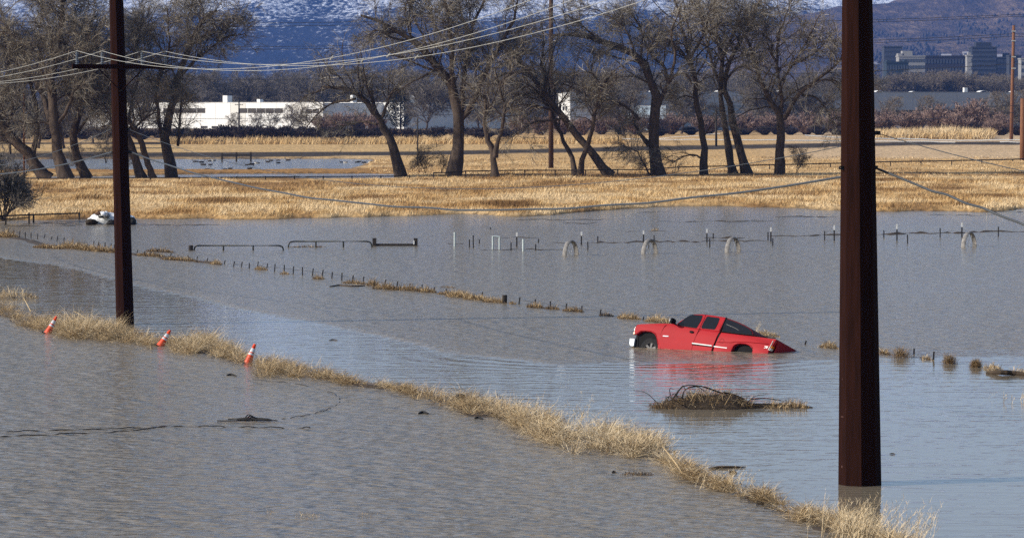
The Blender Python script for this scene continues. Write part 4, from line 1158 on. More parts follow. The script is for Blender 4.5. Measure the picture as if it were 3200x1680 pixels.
d1 = proto_shrub("dark_brush", 403, "twig_dark", 4200, 3, 4.2, 2.8)
GD = "dark bare brush along the far ditch"
shrub_row(d1, [(x, 770 + (i * 37) % 60, (386 if x < 1300 else 392) + (i * 13) % 12, 1.5, "low dark bush in the brush along the far ditch, {} from the left") for i, x in enumerate(
   [20, 80, 140, 200, 260, 320, 380, 440, 500, 560, 620, 670, 720, 770, 820, 870, 920, 970, 1020, 1070, 1120, 1170, 1230, 1290, 1360, 1440, 1510, 1580])] +
   [(x, 880 + (i * 29) % 30, 388 + (i * 17) % 12, 1.3, "dark grey bush at the foot of the reddish willows, {} from the left") for i, x in enumerate([2060, 2160, 2320, 2390, 2470, 2560, 2620, 2700, 2770, 2830, 3070, 3130, 3180])], GD)

# ---- the evergreens behind the white warehouse
def evergreen(px, Y, base, top, wpx, seed, label, round_=False):
    rng = np.random.default_rng(seed)
    p = A(px, base, Y); H = A(px, top, Y)[2] - p[2]; W = wpx * Y / FPX / 2
    root = empty("evergreen_tree", (p[0], p[1], GZ)); tag(root, label, "tree")
    H = A(px, top, Y)[2] - GZ
    mk("trunk", *tube([root.location, np.array(root.location) + [0, 0, H * .9]], [.35, .08], 7), MAT["bark"], root)
    n = 5200
    t = rng.random(n) ** .8
    prof = (np.sin(np.pi * (.12 + .86 * t)) ** .7) if round_ else (1 - t) ** .75 * (.75 + .25 * np.sin(t * 30))
    a = rng.uniform(0, 6.3, n); r = W * prof * rng.uniform(.35, 1.0, n) * (.85 + .3 * vnoise(a * 1.3, t * 7, seed))
    base_ = np.array(root.location) + np.stack([np.cos(a) * r, np.sin(a) * r, H * (.10 + .88 * t)], 1)
    grass_obj("crown", base_, rng.uniform(.5, 1.2, n), rng.uniform(.16, .34, n), a, rng.uniform(.6, 1.7, n), rng.uniform(0, .8, n), np.clip(rng.normal(.5, .25, n), 0, 1), MAT["evergreen"], root, rng)
evergreen(1252, 1060, 400, 278, 80, 501, "dark round evergreen beside the right end of the white warehouse", True)
evergreen(812, 1380, 400, 272, 46, 502, "pointed dark evergreen above the white warehouse roof")
evergreen(600, 1380, 400, 300, 40, 503, "smaller dark evergreen above the left part of the white roof")
# ------------------------------------------------------------------ warehouses
MAT["whitewall"] = M("white_tilt_wall", (.66, .66, .65), .8, 0, .06, .15)
MAT["greywall"] = M("grey_tilt_wall", (.36, .38, .41), .8, 0, .08, .1)
MAT["bluewall"] = M("blue_grey_wall", (.20, .26, .33), .8, 0, .08, .1)
MAT["roofing"] = M("flat_roofing", (.30, .30, .31), .9, 0, .2, .2)
MAT["glass"] = M("dark_window_glass", (.018, .020, .024), .15, 0, .2, 2, spec=.6)
MAT["skylight"] = M("white_skylight_dome", (.72, .72, .70), .5, 0, .05, 1)
MAT["beige"] = M("beige_panel", (.56, .55, .52), .8, 0, .05, .2)

def warehouse(name, label, pxl, pxr, Yl, Yr, top, base, depth, wallmat, panels, wins, lights=(), vents=(), capmat="whitewall", seam=.12):
    """long box on level ground; panels: number of tilt-up wall panels; wins: (u0,u1,v0,v1) in fractions of the front"""
    a = A(pxl, base, Yl); b_ = A(pxr, base, Yr); a[2] = b_[2] = GZ
    zt = (A(pxl, top, Yl)[2])
    e = nrm(b_ - a); Lw = np.linalg.norm(b_ - a); nb = np.array([-e[1], e[0], 0]); H = zt - GZ
    if nb[1] < 0: nb = -nb
    root = empty(name, tuple(a)); tag(root, label, "building")
    ax = [e, nb, [0, 0, 1]]
    MB().box(a + e * Lw / 2 + nb * (depth / 2 + .3) + np.array([0, 0, H / 2 - .1]), (Lw - .1, depth, H - .2), ax).build("wall", MAT[wallmat], root)
    pw = Lw / panels
    for i in range(panels):
        MB().box(a + e * (pw * (i + .5)) + nb * .15 + np.array([0, 0, H / 2]), (pw - seam, .3 + .02 * (i % 2), H - .02 * (i % 3)), ax).build("panel", MAT[wallmat if i % 4 != 2 or wallmat != "whitewall" else "beige"], root)
    MB().box(a + e * Lw / 2 + nb * (depth / 2 + .3) + np.array([0, 0, H - .08]), (Lw - .6, depth - .5, .12), ax).build("roof", MAT["roofing"], root)
    MB().box(a + e * Lw / 2 + nb * .12 + np.array([0, 0, H + .09]), (Lw + .2, .5, .18), ax).build("coping", MAT[capmat], root)
    for u0, u1, v0, v1 in wins:
        w = (u1 - u0) * Lw; n = max(1, int(round(w / 4.0)))
        for k in range(n):
            c = a + e * (u0 * Lw + w * (k + .5) / n) - nb * .03 + np.array([0, 0, H * (v0 + v1) / 2])
            wd = MB().box(c, (w / n - .25, .12, H * (v1 - v0)), ax).build("window", MAT["glass"], root)
    for u, s in lights:
        c = a + e * u * Lw + nb * 3 + np.array([0, 0, H + .05])
        V, F = [], []
        for i in range(9):
            an = math.pi * i / 8
            for q in (-1, 1):
                V.append(c + e * (-math.cos(an) * s / 2) + nb * q * 1.5 + np.array([0, 0, math.sin(an) * s * .17]))
        for i in range(8): F.append((2 * i, 2 * i + 2, 2 * i + 3, 2 * i + 1))
        mk("skylight", V, F, MAT["skylight"], root, smooth=True)
    for u, s, h in vents:
        MB().box(a + e * u * Lw + nb * 4 + np.array([0, 0, H + h / 2]), (s, s, h), ax).build("roof_vent", MAT["skylight"], root)
    return root
warehouse("white_warehouse", "long white flat-roofed warehouse behind the dark brush on the left", 270, 1010, 1210, 1130, 322, 400, 50, "whitewall", 16,
          [(.34, .52, .62, .80), (.66, .84, .62, .80), (.93, .985, .62, .78), (.50, .53, .05, .13), (.545, .575, .05, .13)], vents=[(.575, 2.2, 2.4), (.71, 1.5, 1.2), (.40, 1.2, .8)])
warehouse("white_warehouse", "low white warehouse with a dark window strip behind the crooked cottonwood", 1012, 1262, 1180, 1140, 322, 400, 45, "whitewall", 6, [(.25, .70, .60, .74)], vents=[(.25, 1.6, 2.6)])
warehouse("pale_building", "pale blue-grey building half hidden behind the slim forked cottonwood", 1335, 1700, 1200, 1212, 322, 400, 40, "bluewall", 8, [(.02, .25, .55, .72), (.5, .95, .3, .42)], capmat="bluewall")
warehouse("white_office", "narrow white building end with three small windows behind the leaning trunk", 1744, 1782, 1112, 1106, 294, 400, 14, "whitewall", 2, [(.12, .28, .56, .66), (.36, .52, .56, .66), (.60, .76, .56, .66)])
warehouse("grey_warehouse", "long grey warehouse with skylight domes behind the reddish willows", 1784, 3330, 1115, 1165, 288, 395, 9, "greywall", 22, [(.645, .70, .40, .53), (.73, .83, .40, .53), (.50, .60, .40, .53)],
          lights=[(.06, 3.6), (.17, 3.6), (.30, 3.6), (.42, 3.6), (.62, 3.6), (.69, 2.4), (.835, 3.8), (.90, 3), (.975, 3.4)], vents=[(.80, 1.2, 1.6)], capmat="greywall", seam=.06)
warehouse("blue_shed", "low blue-grey shed in front of the grey warehouse, behind the leaning pair of trees", 2080, 2560, 1070, 1088, 330, 395, 30, "bluewall", 9, [(.05, .3, .35, .6)], capmat="bluewall")

# roof cupola at the round evergreen
r = empty("cupola_house", tuple(A(1287, 400, 1150) * [1, 1, 0] + [0, 0, GZ])); tag(r, "white cupola and blue-grey hip roof beside the dark round evergreen", "building")
c = np.array(r.location); zt = A(1287, 315, 1150)[2]
MB().box(c + [0, 4, (zt - 2.5 - GZ) / 2], (8, 8, zt - 2.5 - GZ)).build("wall", MAT["bluewall"], r)
V = [c + np.array([x, 4 + y, zt - 2.5 - GZ]) for x, y in ((-4.6, -4.6), (4.6, -4.6), (4.6, 4.6), (-4.6, 4.6))] + [c + np.array([x, 4 + y, zt - GZ + .2]) for x, y in ((-.9, -.9), (.9, -.9), (.9, .9), (-.9, .9))]
mk("roof", V, BOXF, MAT["bluewall"], r)
MB().box(c + [0, 4, zt - GZ + .9], (1.5, 1.5, 1.6)).build("cupola", MAT["skylight"], r)

# ------------------------------------------------------------------ the town
def tower(name, label, pxl, pxr, top, Y, depth, mats, floors, cols, extra=None, strip=False, base=352):
    a = A(pxl, base, Y); a[2] = GZ; w = (pxr - pxl) * Y / FPX; zt = A(pxl, top, Y)[2]; H = zt - GZ
    root = empty(name, tuple(a)); tag(root, label, "building", "buildings of the town")
    MB().box(a + [w / 2, depth / 2, H / 2], (w, depth, H)).build("wall", MAT[mats[0]], root)
    MB().box(a + [w / 2, depth / 2, H + .5], (w + .8, depth + .8, 1.0)).build("parapet", MAT[mats[2] if len(mats) > 2 else mats[0]], root)
    fh = H / floors
    for f in range(floors):
        if GZ + H - f * fh < A(pxl, 262, Y)[2]: break          # below the tree tops nothing shows
        z = H - fh * (f + .55)
        n = 1 if strip else cols
        for k in range(n):
            cw = w / n
            MB().box(a + [cw * (k + .5), -.08, z], (cw * (.96 if strip else .62), .3, fh * .5)).build("window", MAT[mats[1]], root)
    for (u, s, h, m) in (extra or []):
        MB().box(a + [w * u, depth * .5, H + 1 + h / 2], (w * s, depth * .6, h)).build("penthouse", MAT[m], root)
    return root
MAT["twr"] = M("dark_blue_tower", (.022, .025, .033), .6, 0, .1, .1)
MAT["twrglass"] = M("tower_glass", (.045, .052, .066), .2, 0, .1, .2, spec=.6)
MAT["stripe"] = M("pale_window_band", (.048, .053, .068), .4, 0, .1, .2)
MAT["cream"] = M("cream_concrete", (.24, .235, .225), .8, 0, .05, .1)
MAT["brownblk"] = M("brown_block", (.026, .021, .022), .8, 0, .1, .1)
MAT["teal"] = M("teal_metal_roof", (.018, .028, .034), .6, 0, .1, .1)
MAT["greyblk"] = M("grey_concrete", (.034, .038, .048), .8, 0, .08, .1)
tower("office_tower", "tallest dark blue office tower of the town at the right", 3037, 3114, 150, 2800, 22, ["twr", "stripe", "greyblk"], 15, 1, [(.5, .62, 3.5, "twr")], True)
tower("hotel_block", "striped hotel slab at the left of the town, beside the near pole", 2762, 2818, 148, 2900, 18, ["greyblk", "stripe"], 14, 1, None, True)
tower("white_hall", "white building with a penthouse in the middle of the town", 2808, 2890, 178, 2700, 20, ["cream", "twrglass"], 9, 10, [(.35, .38, 3.6, "cream"), (.10, .22, 1.6, "cream")])
tower("brown_block", "long brown block right of the white building in town", 2888, 3020, 178, 2750, 20, ["brownblk", "stripe"], 7, 14)
tower("teal_hall", "low dark teal building under the striped hotel slab", 2770, 2838, 197, 2500, 20, ["teal", "twrglass", "teal"], 6, 8, [(.1, .12, 1.2, "teal"), (.9, .12, 1.2, "teal")])
tower("white_shaft", "narrow bright white shaft building left of the dark tower", 3021, 3037, 176, 2650, 10, ["cream", "cream"], 8, 1, [(.55, .55, 1.8, "cream")])
tower("blue_block", "blue-grey block right of the dark tower", 3116, 3158, 182, 2800, 20, ["twr", "stripe", "greyblk"], 10, 9, [(.75, .35, 3.0, "greyblk")])
tower("grey_block", "light grey slab behind the wooden pole at the right", 3153, 3190, 176, 2750, 16, ["greyblk", "greyblk"], 9, 1, None, True)
tower("tan_block", "tan building cut off by the right edge", 3190, 3240, 186, 2700, 16, ["cream", "twrglass"], 8, 8)

# houses and dark trees dotted over the foot of the hill
rr = random.Random(12)
hp = empty("hillside_house", (0, 0, 0))
MB().box((0, 0, 1.7), (9, 8, 3.4)).build("wall", MAT["cream"], hp)
V = [(-5, -4.5, 3.4), (5, -4.5, 3.4), (5, 4.5, 3.4), (-5, 4.5, 3.4), (-5, 0, 5.6), (5, 0, 5.6)]
mk("roof", V, [(0, 1, 5, 4), (2, 3, 4, 5), (0, 4, 3), (1, 2, 5), (0, 3, 2, 1)], M("shingle_roof", (.26, .25, .25), .9), hp)
for w in (-2.5, 2.5):
    MB().box((w, -4.05, 1.8), (1.6, .12, 1.3)).build("window", MAT["glass"], hp)
spots = []
for _ in range(44):
    Y = rr.choice([4700, 4850, 5000, 5150, 5300, 5500]) + rr.uniform(-40, 40); t = rr.uniform(.098, .147)
    x = t * Y; spots.append((x, Y, float(h_foot(np.array([x]), np.array([Y]))[0])))
for i, (x, y, z) in enumerate(spots):
    o = hp if i == 0 else dup(hp)
    o.location = (x, y, max(z, 0) - .3); o.rotation_euler = (0, 0, rr.uniform(-.5, .5))
    s = rr.uniform(1.0, 1.9); o.scale = (s, s, s * .9)
    tag(o, "tiny pale house on the lower slope above the town", "house", "houses on the hillside above the town")
def hill_trees(name, n, tlo, thi, y0, y1, seed, label, size):
    rng = np.random.default_rng(seed)
    y = rng.uniform(y0, y1, n); t = rng.uniform(tlo, thi, n); x = t * y
    k = fbm(x / 120., y / 200., seed) > .46
    x, y = x[k], y[k]; n = len(x)
    z = np.maximum(h_foot(x, y), h_main(x, y)); z = np.maximum(z, -.2)
    s = rng.uniform(.6, 1.3, n) * size
    an = np.arange(6) * np.pi / 3
    ring = lambda r, h_: np.stack([np.cos(an)[None, :] * (s * r)[:, None] + x[:, None], np.sin(an)[None, :] * (s * r)[:, None] + y[:, None], np.repeat((z + s * h_)[:, None], 6, 1) + rng.normal(0, .12, (n, 6)) * s[:, None]], -1)
    V = np.concatenate([ring(.25, -.1), ring(.62, .35), ring(.55, .9), ring(.12, 1.4)], 1).reshape(-1, 3)
    o = (np.arange(n) * 24)[:, None]
    F = np.concatenate([o + [r * 6 + q, r * 6 + (q + 1) % 6, (r + 1) * 6 + (q + 1) % 6, (r + 1) * 6 + q] for r in range(3) for q in range(6)], 1).reshape(-1, 4)
    return tag(big(name, V, F, MAT["darkwood"], smooth=True), label, "trees", kind="stuff")
MAT["darkwood"] = M("far_dark_trees", (.030, .030, .030), .95, 0, .4, .02, hue=(.05, .04, .036))
hill_trees("hillside_trees", 3600, .095, .155, 4250, 5700, 601, "dark trees dotted among the houses above the town", 4.5)
hill_trees("valley_trees", 3600, -.16, .155, 2900, 4800, 602, "far dark band of trees across the valley floor", 8.0)
hill_trees("ridge_trees", 420, .095, .15, 5800, 6600, 603, "scattered dark junipers on the bare brown hill", 4.0)

# ------------------------------------------------------------------ steel poles
LINE = nrm(np.array([G(391, 1015)[0] - G(2687, 1512)[0], G(391, 1015)[1] - G(2687, 1512)[1], 0]))     # the pole line runs away to the left
CROSS = np.array([LINE[1], -LINE[0], 0])                                                           # to the right

def pole_axis(base, top_px, top_y):
    return A(top_px, top_y, base[1])

def prism_pole(b, t, r0, r1, sides, rot, below=1.2):
    d = nrm(t - b); b2 = b - d * below
    V = []
    for p, r in ((b2, r0), (b, r0), (t, r1)):
        for k in range(sides):
            an = rot + 2 * math.pi * k / sides
            V.append(p + r * np.array([math.cos(an), math.sin(an), 0]))
    F = [(k, (k + 1) % sides, sides + (k + 1) % sides, sides + k) for k in range(sides)] + [(sides + k, sides + (k + 1) % sides, 2 * sides + (k + 1) % sides, 2 * sides + k) for k in range(sides)]
    F += [tuple(range(sides))[::-1], tuple(2 * sides + k for k in range(sides))]
    return V, F

NB = G(2687, 1512, 0); NK = FPX / NB[1]
NT = A(2679, 0, NB[1]); NT = NB + (NT - NB) * 1.27
near = empty("steel_pole", tuple(NB)); tag(near, "thick rust-brown faceted steel pole standing in the water at the right", "pole", "weathering-steel power poles")
wb, wt = 131 / NK / 2 / .97, (131 - 39 * 1.27) / NK / 2 / .97
NROT = math.radians(270 - 1.5)
mk("shaft", *prism_pole(NB, NT, wb, wt, 8, NROT), MAT["weathering"], near)
MAT["paint"] = M("faded_grey_paint_mark", (.055, .022, .018), .8)
def pole_pt(b, t, y_px, off):
    """a point of the pole at an image height, pushed sideways"""
    for s in np.linspace(0, 1, 800):
        p = b + (t - b) * s
        if proj(p)[1] <= y_px: break
    return b + (t - b) * s + off
def rad_at(y): return (131 - 39 * (1512 - y) / 1512.) / NK / 2
# weld ring high up and faint paint marks
for y, lab in ((26, "weld_ring"),) if False else ():
    p = pole_pt(NB, NT, y, 0); V = []
    for dz in (-.02, .02):
        for k in range(8):
            an = NROT + k * math.pi / 4; V.append(p + np.array([math.cos(an), math.sin(an), 0]) * (rad_at(y) / .97 + .006) + [0, 0, dz])
    mk(lab, V, [(k, (k + 1) % 8, 8 + (k + 1) % 8, 8 + k) for k in range(8)], MAT["paint"], near)
# brackets for the low lines
def bracket(y, side, name, L_, h, hole=False, parent=near, b=NB, t=NT, r=None):
    r = rad_at(y) if r is None else r
    c = pole_pt(b, t, y, CROSS * side * (r + L_ / 2 - .04) * 1.0)
    m = MB()
    if hole:
        n = 14; V = []; F = []
        e1 = CROSS * side; e3 = np.array([0, 0, 1.0])
        for yy in (-.02, .02):
            for q, rad in ((0, 1.0), (1, .42)):
                for k in range(n):
                    an = 2 * math.pi * k / n
                    x_ = math.cos(an) * h / 2 * rad + L_ / 2 - h / 2
                    if q == 0 and math.cos(an) < 0: x_ = -L_ / 2
                    V.append(c + e1 * x_ + e3 * math.sin(an) * h / 2 * rad + LINE * yy)
        for lay in (0, 1):
            for k in range(n):
                k2 = (k + 1) % n; o = lay * 2 * n
                F.append((o + k, o + k2, o + n + k2, o + n + k) if lay else (o + k2, o + k, o + n + k, o + n + k2))
        for q in (0, 1):
            for k in range(n):
                k2 = (k + 1) % n
                F.append((q * n + k, q * n + k2, 2 * n + q * n + k2, 2 * n + q * n + k))
        return mk(name, V, F, MAT["darkmetal"], parent)
    m.box(c, (L_, .06, h), [CROSS * side, LINE, np.array([0, 0, 1.0])])
    return m.build(name, MAT["darkmetal"], parent)
bracket(525, -1, "eye_plate", .14, .085, True)
bracket(525, 1, "eye_plate", .14, .085)
bracket(418, 1, "clamp", .07, .10)

FB = G(391, 1012, .02); FK = FPX / FB[1]
FT0 = A(363.5, 0, FB[1]); FT = FB + (FT0 - FB) * 1.28
farp = empty("steel_pole", tuple(FB)); tag(farp, "slimmer rust-brown steel pole with crossarm on the left bank", "pole", "weathering-steel power poles")
mk("shaft", *prism_pole(FB, FT, 54 / FK / 2 / .96, (54 - 12 * 1.28) / FK / 2 / .96, 8, NROT + .04), MAT["weathering"], farp)
def frad(y): return (54 - 12 * (1012 - y) / 1012.) / FK / 2
# crossarm on the near face of the pole
AC = pole_pt(FB, FT, 209, -LINE * (frad(209) + .07)); AC = AC + CROSS * .02
AX = [CROSS, LINE, np.array([0, 0, 1.0])]
al = 3.72
arm = MB().box(AC, (al, .13, .17), AX).build("crossarm", MAT["weathering"], farp, bevel=.01)
INS = []
for u in (-1.68, -.72, .80, 1.70):
    p = AC + CROSS * u + np.array([0, 0, .085])
    r_ = [.022, .022] ; m = MB()
    pts = []; rad = []
    for i in range(13):
        z = i / 12 * .46; pts.append(p + [0, 0, z]); rad.append(.030 if i % 2 else .058)
    rad[-1] = .05
    m.tube(pts, rad, 9)
    m.build("insulator", MAT["porcelain"], farp, smooth=False)
    INS.append(p + [0, 0, .49])
vb = pole_pt(FB, FT, 284, -LINE * (frad(284) + .03))
m = MB()
for u in (-.86, .86):
    m2 = MB(); m2.tube([AC + CROSS * u + [0, 0, -.08], vb + CROSS * (.02 if u > 0 else -.02)], .022, 5); m2.build("brace", MAT["weathering"], farp)
MB().box(vb, (.08, .05, .06), AX).build("brace_plate", MAT["darkmetal"], farp)
cl = pole_pt(FB, FT, 476, CROSS * (frad(476) + .05)); MB().box(cl, (.16, .07, .10), AX).build("clamp", MAT["darkmetal"], farp)
cl2 = pole_pt(FB, FT, 405, CROSS * (frad(405) + .04)); MB().box(cl2, (.10, .06, .08), AX).build("clamp", MAT["darkmetal"], farp)

# ------------------------------------------------------------------ wires
def sagline(p, q, sag, n=40):
    t = np.linspace(0, 1, n)[:, None]
    P = np.asarray(p) * (1 - t) + np.asarray(q) * t
    P[:, 2] -= 4 * sag * (t * (1 - t))[:, 0]
    return P

def fit_sag(p, q, px, py):
    """sag that carries the wire through a pixel"""
    best = (1e9, 0)
    for s in np.linspace(0, 5, 501):
        x, y = proj(sagline(p, q, s, 80))
        o = np.argsort(x)
        e = abs(np.interp(px, x[o], y[o]) - py)
        if e < best[0]: best = (e, s)
    return best[1]

SPAN = NB - FB; SPAN[2] = 0
# conductors: crossarm of the near pole stands above the picture
near_top = NB + (NT - NB) * ((13.0 - .5) / NT[2])
na = MB().box(near_top - LINE * .25, (3.72, .14, .18), AX).build("crossarm", MAT["weathering"], near)
thr = [(1600, 22), (1600, 68), (1600, 90), (1600, 120)]
names = ["first", "second", "third", "fourth"]
CON = []
for i, p in enumerate(INS):
    u = (-1.68, -.72, .80, 1.70)[i]
    q = near_top - LINE * .25 + CROSS * u + np.array([0, 0, .5])
    MB().tube([q - [0, 0, .42], q - [0, 0, .02]], .05, 8).build("insulator", MAT["porcelain"], near)
    CON.append((p, q))
ORD = [(1600, 22), (1600, 68), (1600, 91), (1600, 121)]
for i, (p, q) in enumerate(CON):
    s = fit_sag(p, q, *ORD[i])
    P = sagline(p, q, s, 60)
    P2 = sagline(p, p - SPAN, 1.05, 40)
    o = MB().tube(np.vstack([P[::-1], P2[1:]]), .0085, 6).build("power_line", MAT["galv"])
    tag(o, ["bright bare power line on the leftmost insulator of the crossarm", "bright bare power line on the second insulator of the crossarm", "bright bare power line on the third insulator of the crossarm", "bright bare power line on the rightmost insulator of the crossarm"][i], "power line", "power lines over the flood")
    # a vibration damper clipped on the wire
    tgt = [1033, 1118, 1216, 1304][i]
    x, y = proj(P); k = int(np.argmin(np.abs(x - tgt)))
    dd = nrm(P[k + 1] - P[k]); sd = np.cross(dd, [0, 0, 1])
    d_ = MB().tube([P[k] - dd * .14 + [0, 0, -.05], P[k] + dd * .14 + [0, 0, .05]], .022, 6).build("wire_clip", MAT["galv"])
    tag(d_, ["small clip on the topmost bright power line", "small clip on the second bright power line from the top", "small clip on the third bright power line from the top", "small clip on the lowest bright power line"][i], "clip")

def cable(name, label, p, q, through, r, wob=0.0, mat="cable", extra=None, seed=1):
    s = fit_sag(p, q, *through)
    P = sagline(p, q, s, 90)
    rng = np.random.default_rng(seed)
    t = np.arange(len(P))
    P[:, 2] += wob * (vnoise(t / 4., t * 0, seed) - .5) * np.sin(np.pi * t / (len(P) - 1)) ** .4
    if extra is not None: P = np.vstack([extra[::-1], P[1:]]) if np.allclose(extra[0], p) else np.vstack([P, extra[1:]])
    return tag(MB().tube(P, r, 7).build(name, MAT[mat]), label, "cable", "low cables between the steel poles")
cpL, cpR = cl + CROSS * .06, pole_pt(NB, NT, 545, -LINE * .1 + CROSS * 0)
cable("telephone_cable", "thick sagging black cable low between the two steel poles", cpL, cpR, (1450, 654), .026, .05, seed=3)
cable("guy_wire", "thin dark wire sagging just above the thick cable", cl2, pole_pt(NB, NT, 448, 0), (1500, 590), .009, .0, seed=4)
# beyond the near pole, running on towards the camera's right
r1 = pole_pt(NB, NT, 530, CROSS * (rad_at(530) + .12)); r2 = pole_pt(NB, NT, 416, CROSS * (rad_at(416) + .10))
e1 = A(3300, 745, 70.5); P = sagline(r1, e1, -.02, 60); t = np.arange(60)
P[:, 2] += .10 * (vnoise(t / 6., t * 0, 5) - .5) * np.sin(np.pi * t / 59)
rest = sagline(e1, np.array([31., 24., 7.2]), .9, 30)
tag(MB().tube(np.vstack([P, rest[1:]]), .026, 7).build("telephone_cable", MAT["cable"]), "thick wavy black cable running down right from the near steel pole", "cable", "low cables between the steel poles")
e2 = A(3300, 556, 70.5); P = sagline(r2, e2, .05, 50); rest = sagline(e2, np.array([31., 24., 8.0]), .5, 30)
tag(MB().tube(np.vstack([P, rest[1:]]), .010, 6).build("guy_wire", MAT["cable"]), "thin wire running down right from the near steel pole", "cable", "low cables between the steel poles")
MB().box(r2 + CROSS * .02, (.10, .07, .09), AX).build("clamp", MAT["darkmetal"], near)
# beyond the far pole to the left
for (pp, lab, px_, py_, r_) in ((cl - CROSS * (2 * frad(476) + .1), "thick cable running on left from the far steel pole", 0, 544, .024), (cl2 - CROSS * (2 * frad(405) + .1), "thin wire running on left from the far steel pole", 60, 505, .010)):
    q = pp - SPAN
    s = fit_sag(pp, q, px_, py_)
    tag(MB().tube(sagline(pp, q, s, 60), r_, 6).build("telephone_cable" if r_ > .02 else "guy_wire", MAT["cable"]), lab, "cable", "low cables between the steel poles")

# far distribution wires against the mountain
MAT["wire"] = M("dark_aged_wire", (.03, .03, .034), .7)
for i, (yl, yr, lab) in enumerate([(56, 46, "upper of the top pair of far dark wires"), (66, 52, "lower of the top pair of far dark wires"), (130, 106, "upper of the second pair of far dark wires"), (138, 114, "lower of the second pair of far dark wires"), (232, 200, "single far dark wire above the town"), (352, 330, "low far dark wire before the willows"), (412, 352, "lowest far dark wire before the willows")]):
    Y = 800 if i < 5 else 740
    P = np.vstack([sagline(A(-500, yl, Y), A(1560, yl + 2, Y), 1.2, 30), sagline(A(1560, yl + 2, Y), A(3165, yr, Y), 1.2, 30)[1:], sagline(A(3165, yr, Y), A(4600, yr - 10, Y), 1.2, 20)[1:]])
    tag(MB().tube(P, .055 if i < 5 else .045, 4).build("distant_wire", MAT["wire"]), lab, "wire", "far power wires")

# ------------------------------------------------------------------ wooden poles
def wood_pole(label, px, base, top, wpx, arms=(), Y=None, mat="polewood", lean=0):
    b = G(px, base, GZ - .1) if Y is None else A(px, base, Y)
    if Y is not None: b[2] = GZ
    t = A(px + lean, top, b[1]); k = FPX / b[1]; r = wpx / k / 2
    root = empty("wooden_pole", tuple(b)); tag(root, label, "pole")
    mk("shaft", *tube([b - [0, 0, .5], (b + t) / 2, t], [r * 1.1, r, r * .8], 9), MAT[mat], root, smooth=True)
    for (y, w) in arms:
        c = A(px + lean, y, b[1]) - np.array([0, r + .06, 0])
        MB().box(c, (w / k, .12, .16)).build("crossarm", MAT["oldwood"], root)
        for u in (-.44, -.2, .2, .44):
            MB().tube([c + [u * w / k, 0, .08], c + [u * w / k, 0, .34]], .05, 6).build("insulator", MAT["porcelain"], root)
    return root
p3 = wood_pole("tall bare orange-brown wooden pole before the town at the right", 3160, 446, 80, 11, lean=8)
for y in (98, 128, 178, 214):
    MB().box(A(3167, y, p3.location[1]) - [0, .35, 0], (.9, .25, .25)).build("clamp", MAT["galv"], p3)
wood_pole("stout orange wooden post cut off by the right edge", 3196, 505, 308, 17)
wood_pole("brown wooden pole rising behind the three-stemmed cottonwood", 1722, 528, -120, 15, mat="brownpole")
wood_pole("small utility pole with crossarms before the white warehouse", 747, 400, 303, 5, [(306, 38), (319, 30), (328, 26)], Y=1010, mat="oldwood")
wood_pole("short dark wooden post left of the reddish leaning trunk", 2238, 462, 338, 7, mat="oldwood")
wood_pole("thin pale pole among the left trees", 75, 560, 290, 6)
wood_pole("thin dark pole left of the tallest cottonwood", 1305, 520, 370, 5, mat="oldwood")

# ------------------------------------------------------------------ fences in the meadow
def rail_fence(label, posts, rails, name="rail_fence", z=GZ, wpost=.2, mat="oldwood", group=None):
    """posts: (px, base, top); rails: (px0, y0, px1, y1, thick px)"""
    b0 = G(posts[0][0], posts[0][1], z)
    root = empty(name, tuple(b0)); tag(root, label, "fence", group)
    for (x, b_, t) in posts:
        g_ = G(x, b_, z); h = (b_ - t) * g_[1] / FPX
        MB().box(g_ + [0, 0, h / 2 - .15], (wpost, wpost, h + .3)).build("post", MAT[mat], root)
    for (x0, y0, x1, y1, tk) in rails:
        # a rail hangs on the posts: distance follows the line of posts
        def Yat(x): return np.interp(x, [p[0] for p in posts], [G(p[0], p[1], z)[1] for p in posts])
        a, b_ = A(x0, y0, Yat(x0)), A(x1, y1, Yat(x1))
        th = tk * a[1] / FPX
        e = nrm(b_ - a)
        MB().box((a + b_) / 2 - [0, wpost / 2 + .03, 0], (np.linalg.norm(b_ - a), .05, th), [e, np.cross([0, 0, 1], e), [0, 0, 1]]).build("rail", MAT[mat], root)
    return root
rail_fence("dark three-post rail fence standing in the far pond", [(694, 504, 477), (739, 504, 475), (784, 504, 475)], [(694, 485, 784, 485, 4.5)], wpost=.24, z=0)
rail_fence("dark three-post rail fence behind the pond, left one", [(676, 453, 435), (707, 453, 435), (738, 453, 432)], [(676, 440, 738, 439, 3)], wpost=.26)
rail_fence("dark three-post rail fence behind the crooked cottonwood", [(1046, 451, 432), (1074, 451, 432), (1105, 450, 431)], [(1046, 438, 1105, 438, 3)], wpost=.26)
rail_fence("dark rail fence behind the three-stemmed cottonwood", [(1637, 445, 426), (1672, 445, 427), (1703, 445, 427)], [(1637, 430, 1703, 431, 2.5)], wpost=.22)
ps = [(1355, 556, 538), (1400, 555, 537), (1455, 553, 533), (1540, 552, 531), (1640, 551, 530), (1735, 551, 530), (1830, 551, 530), (1930, 550, 528), (2025, 549, 528), (2120, 534, 520), (2210, 533, 518), (2300, 530, 516), (2405, 528, 513), (2500, 526, 511), (2595, 523, 509), (2783, 518, 503), (2878, 516, 502), (2974, 516, 500), (3068, 513, 498), (3165, 506, 496), (3300, 502, 490)]
rail_fence("long low dark rail fence running behind the tree row to the right edge", ps, [(ps[i][0], ps[i][2] + 2, ps[i + 1][0], ps[i + 1][2] + 2, 3.6) for i in range(len(ps) - 1)], wpost=.12)
ps = [(380 + 90 * i, 563 - i * .6, 553 - i * .6) for i in range(11)]
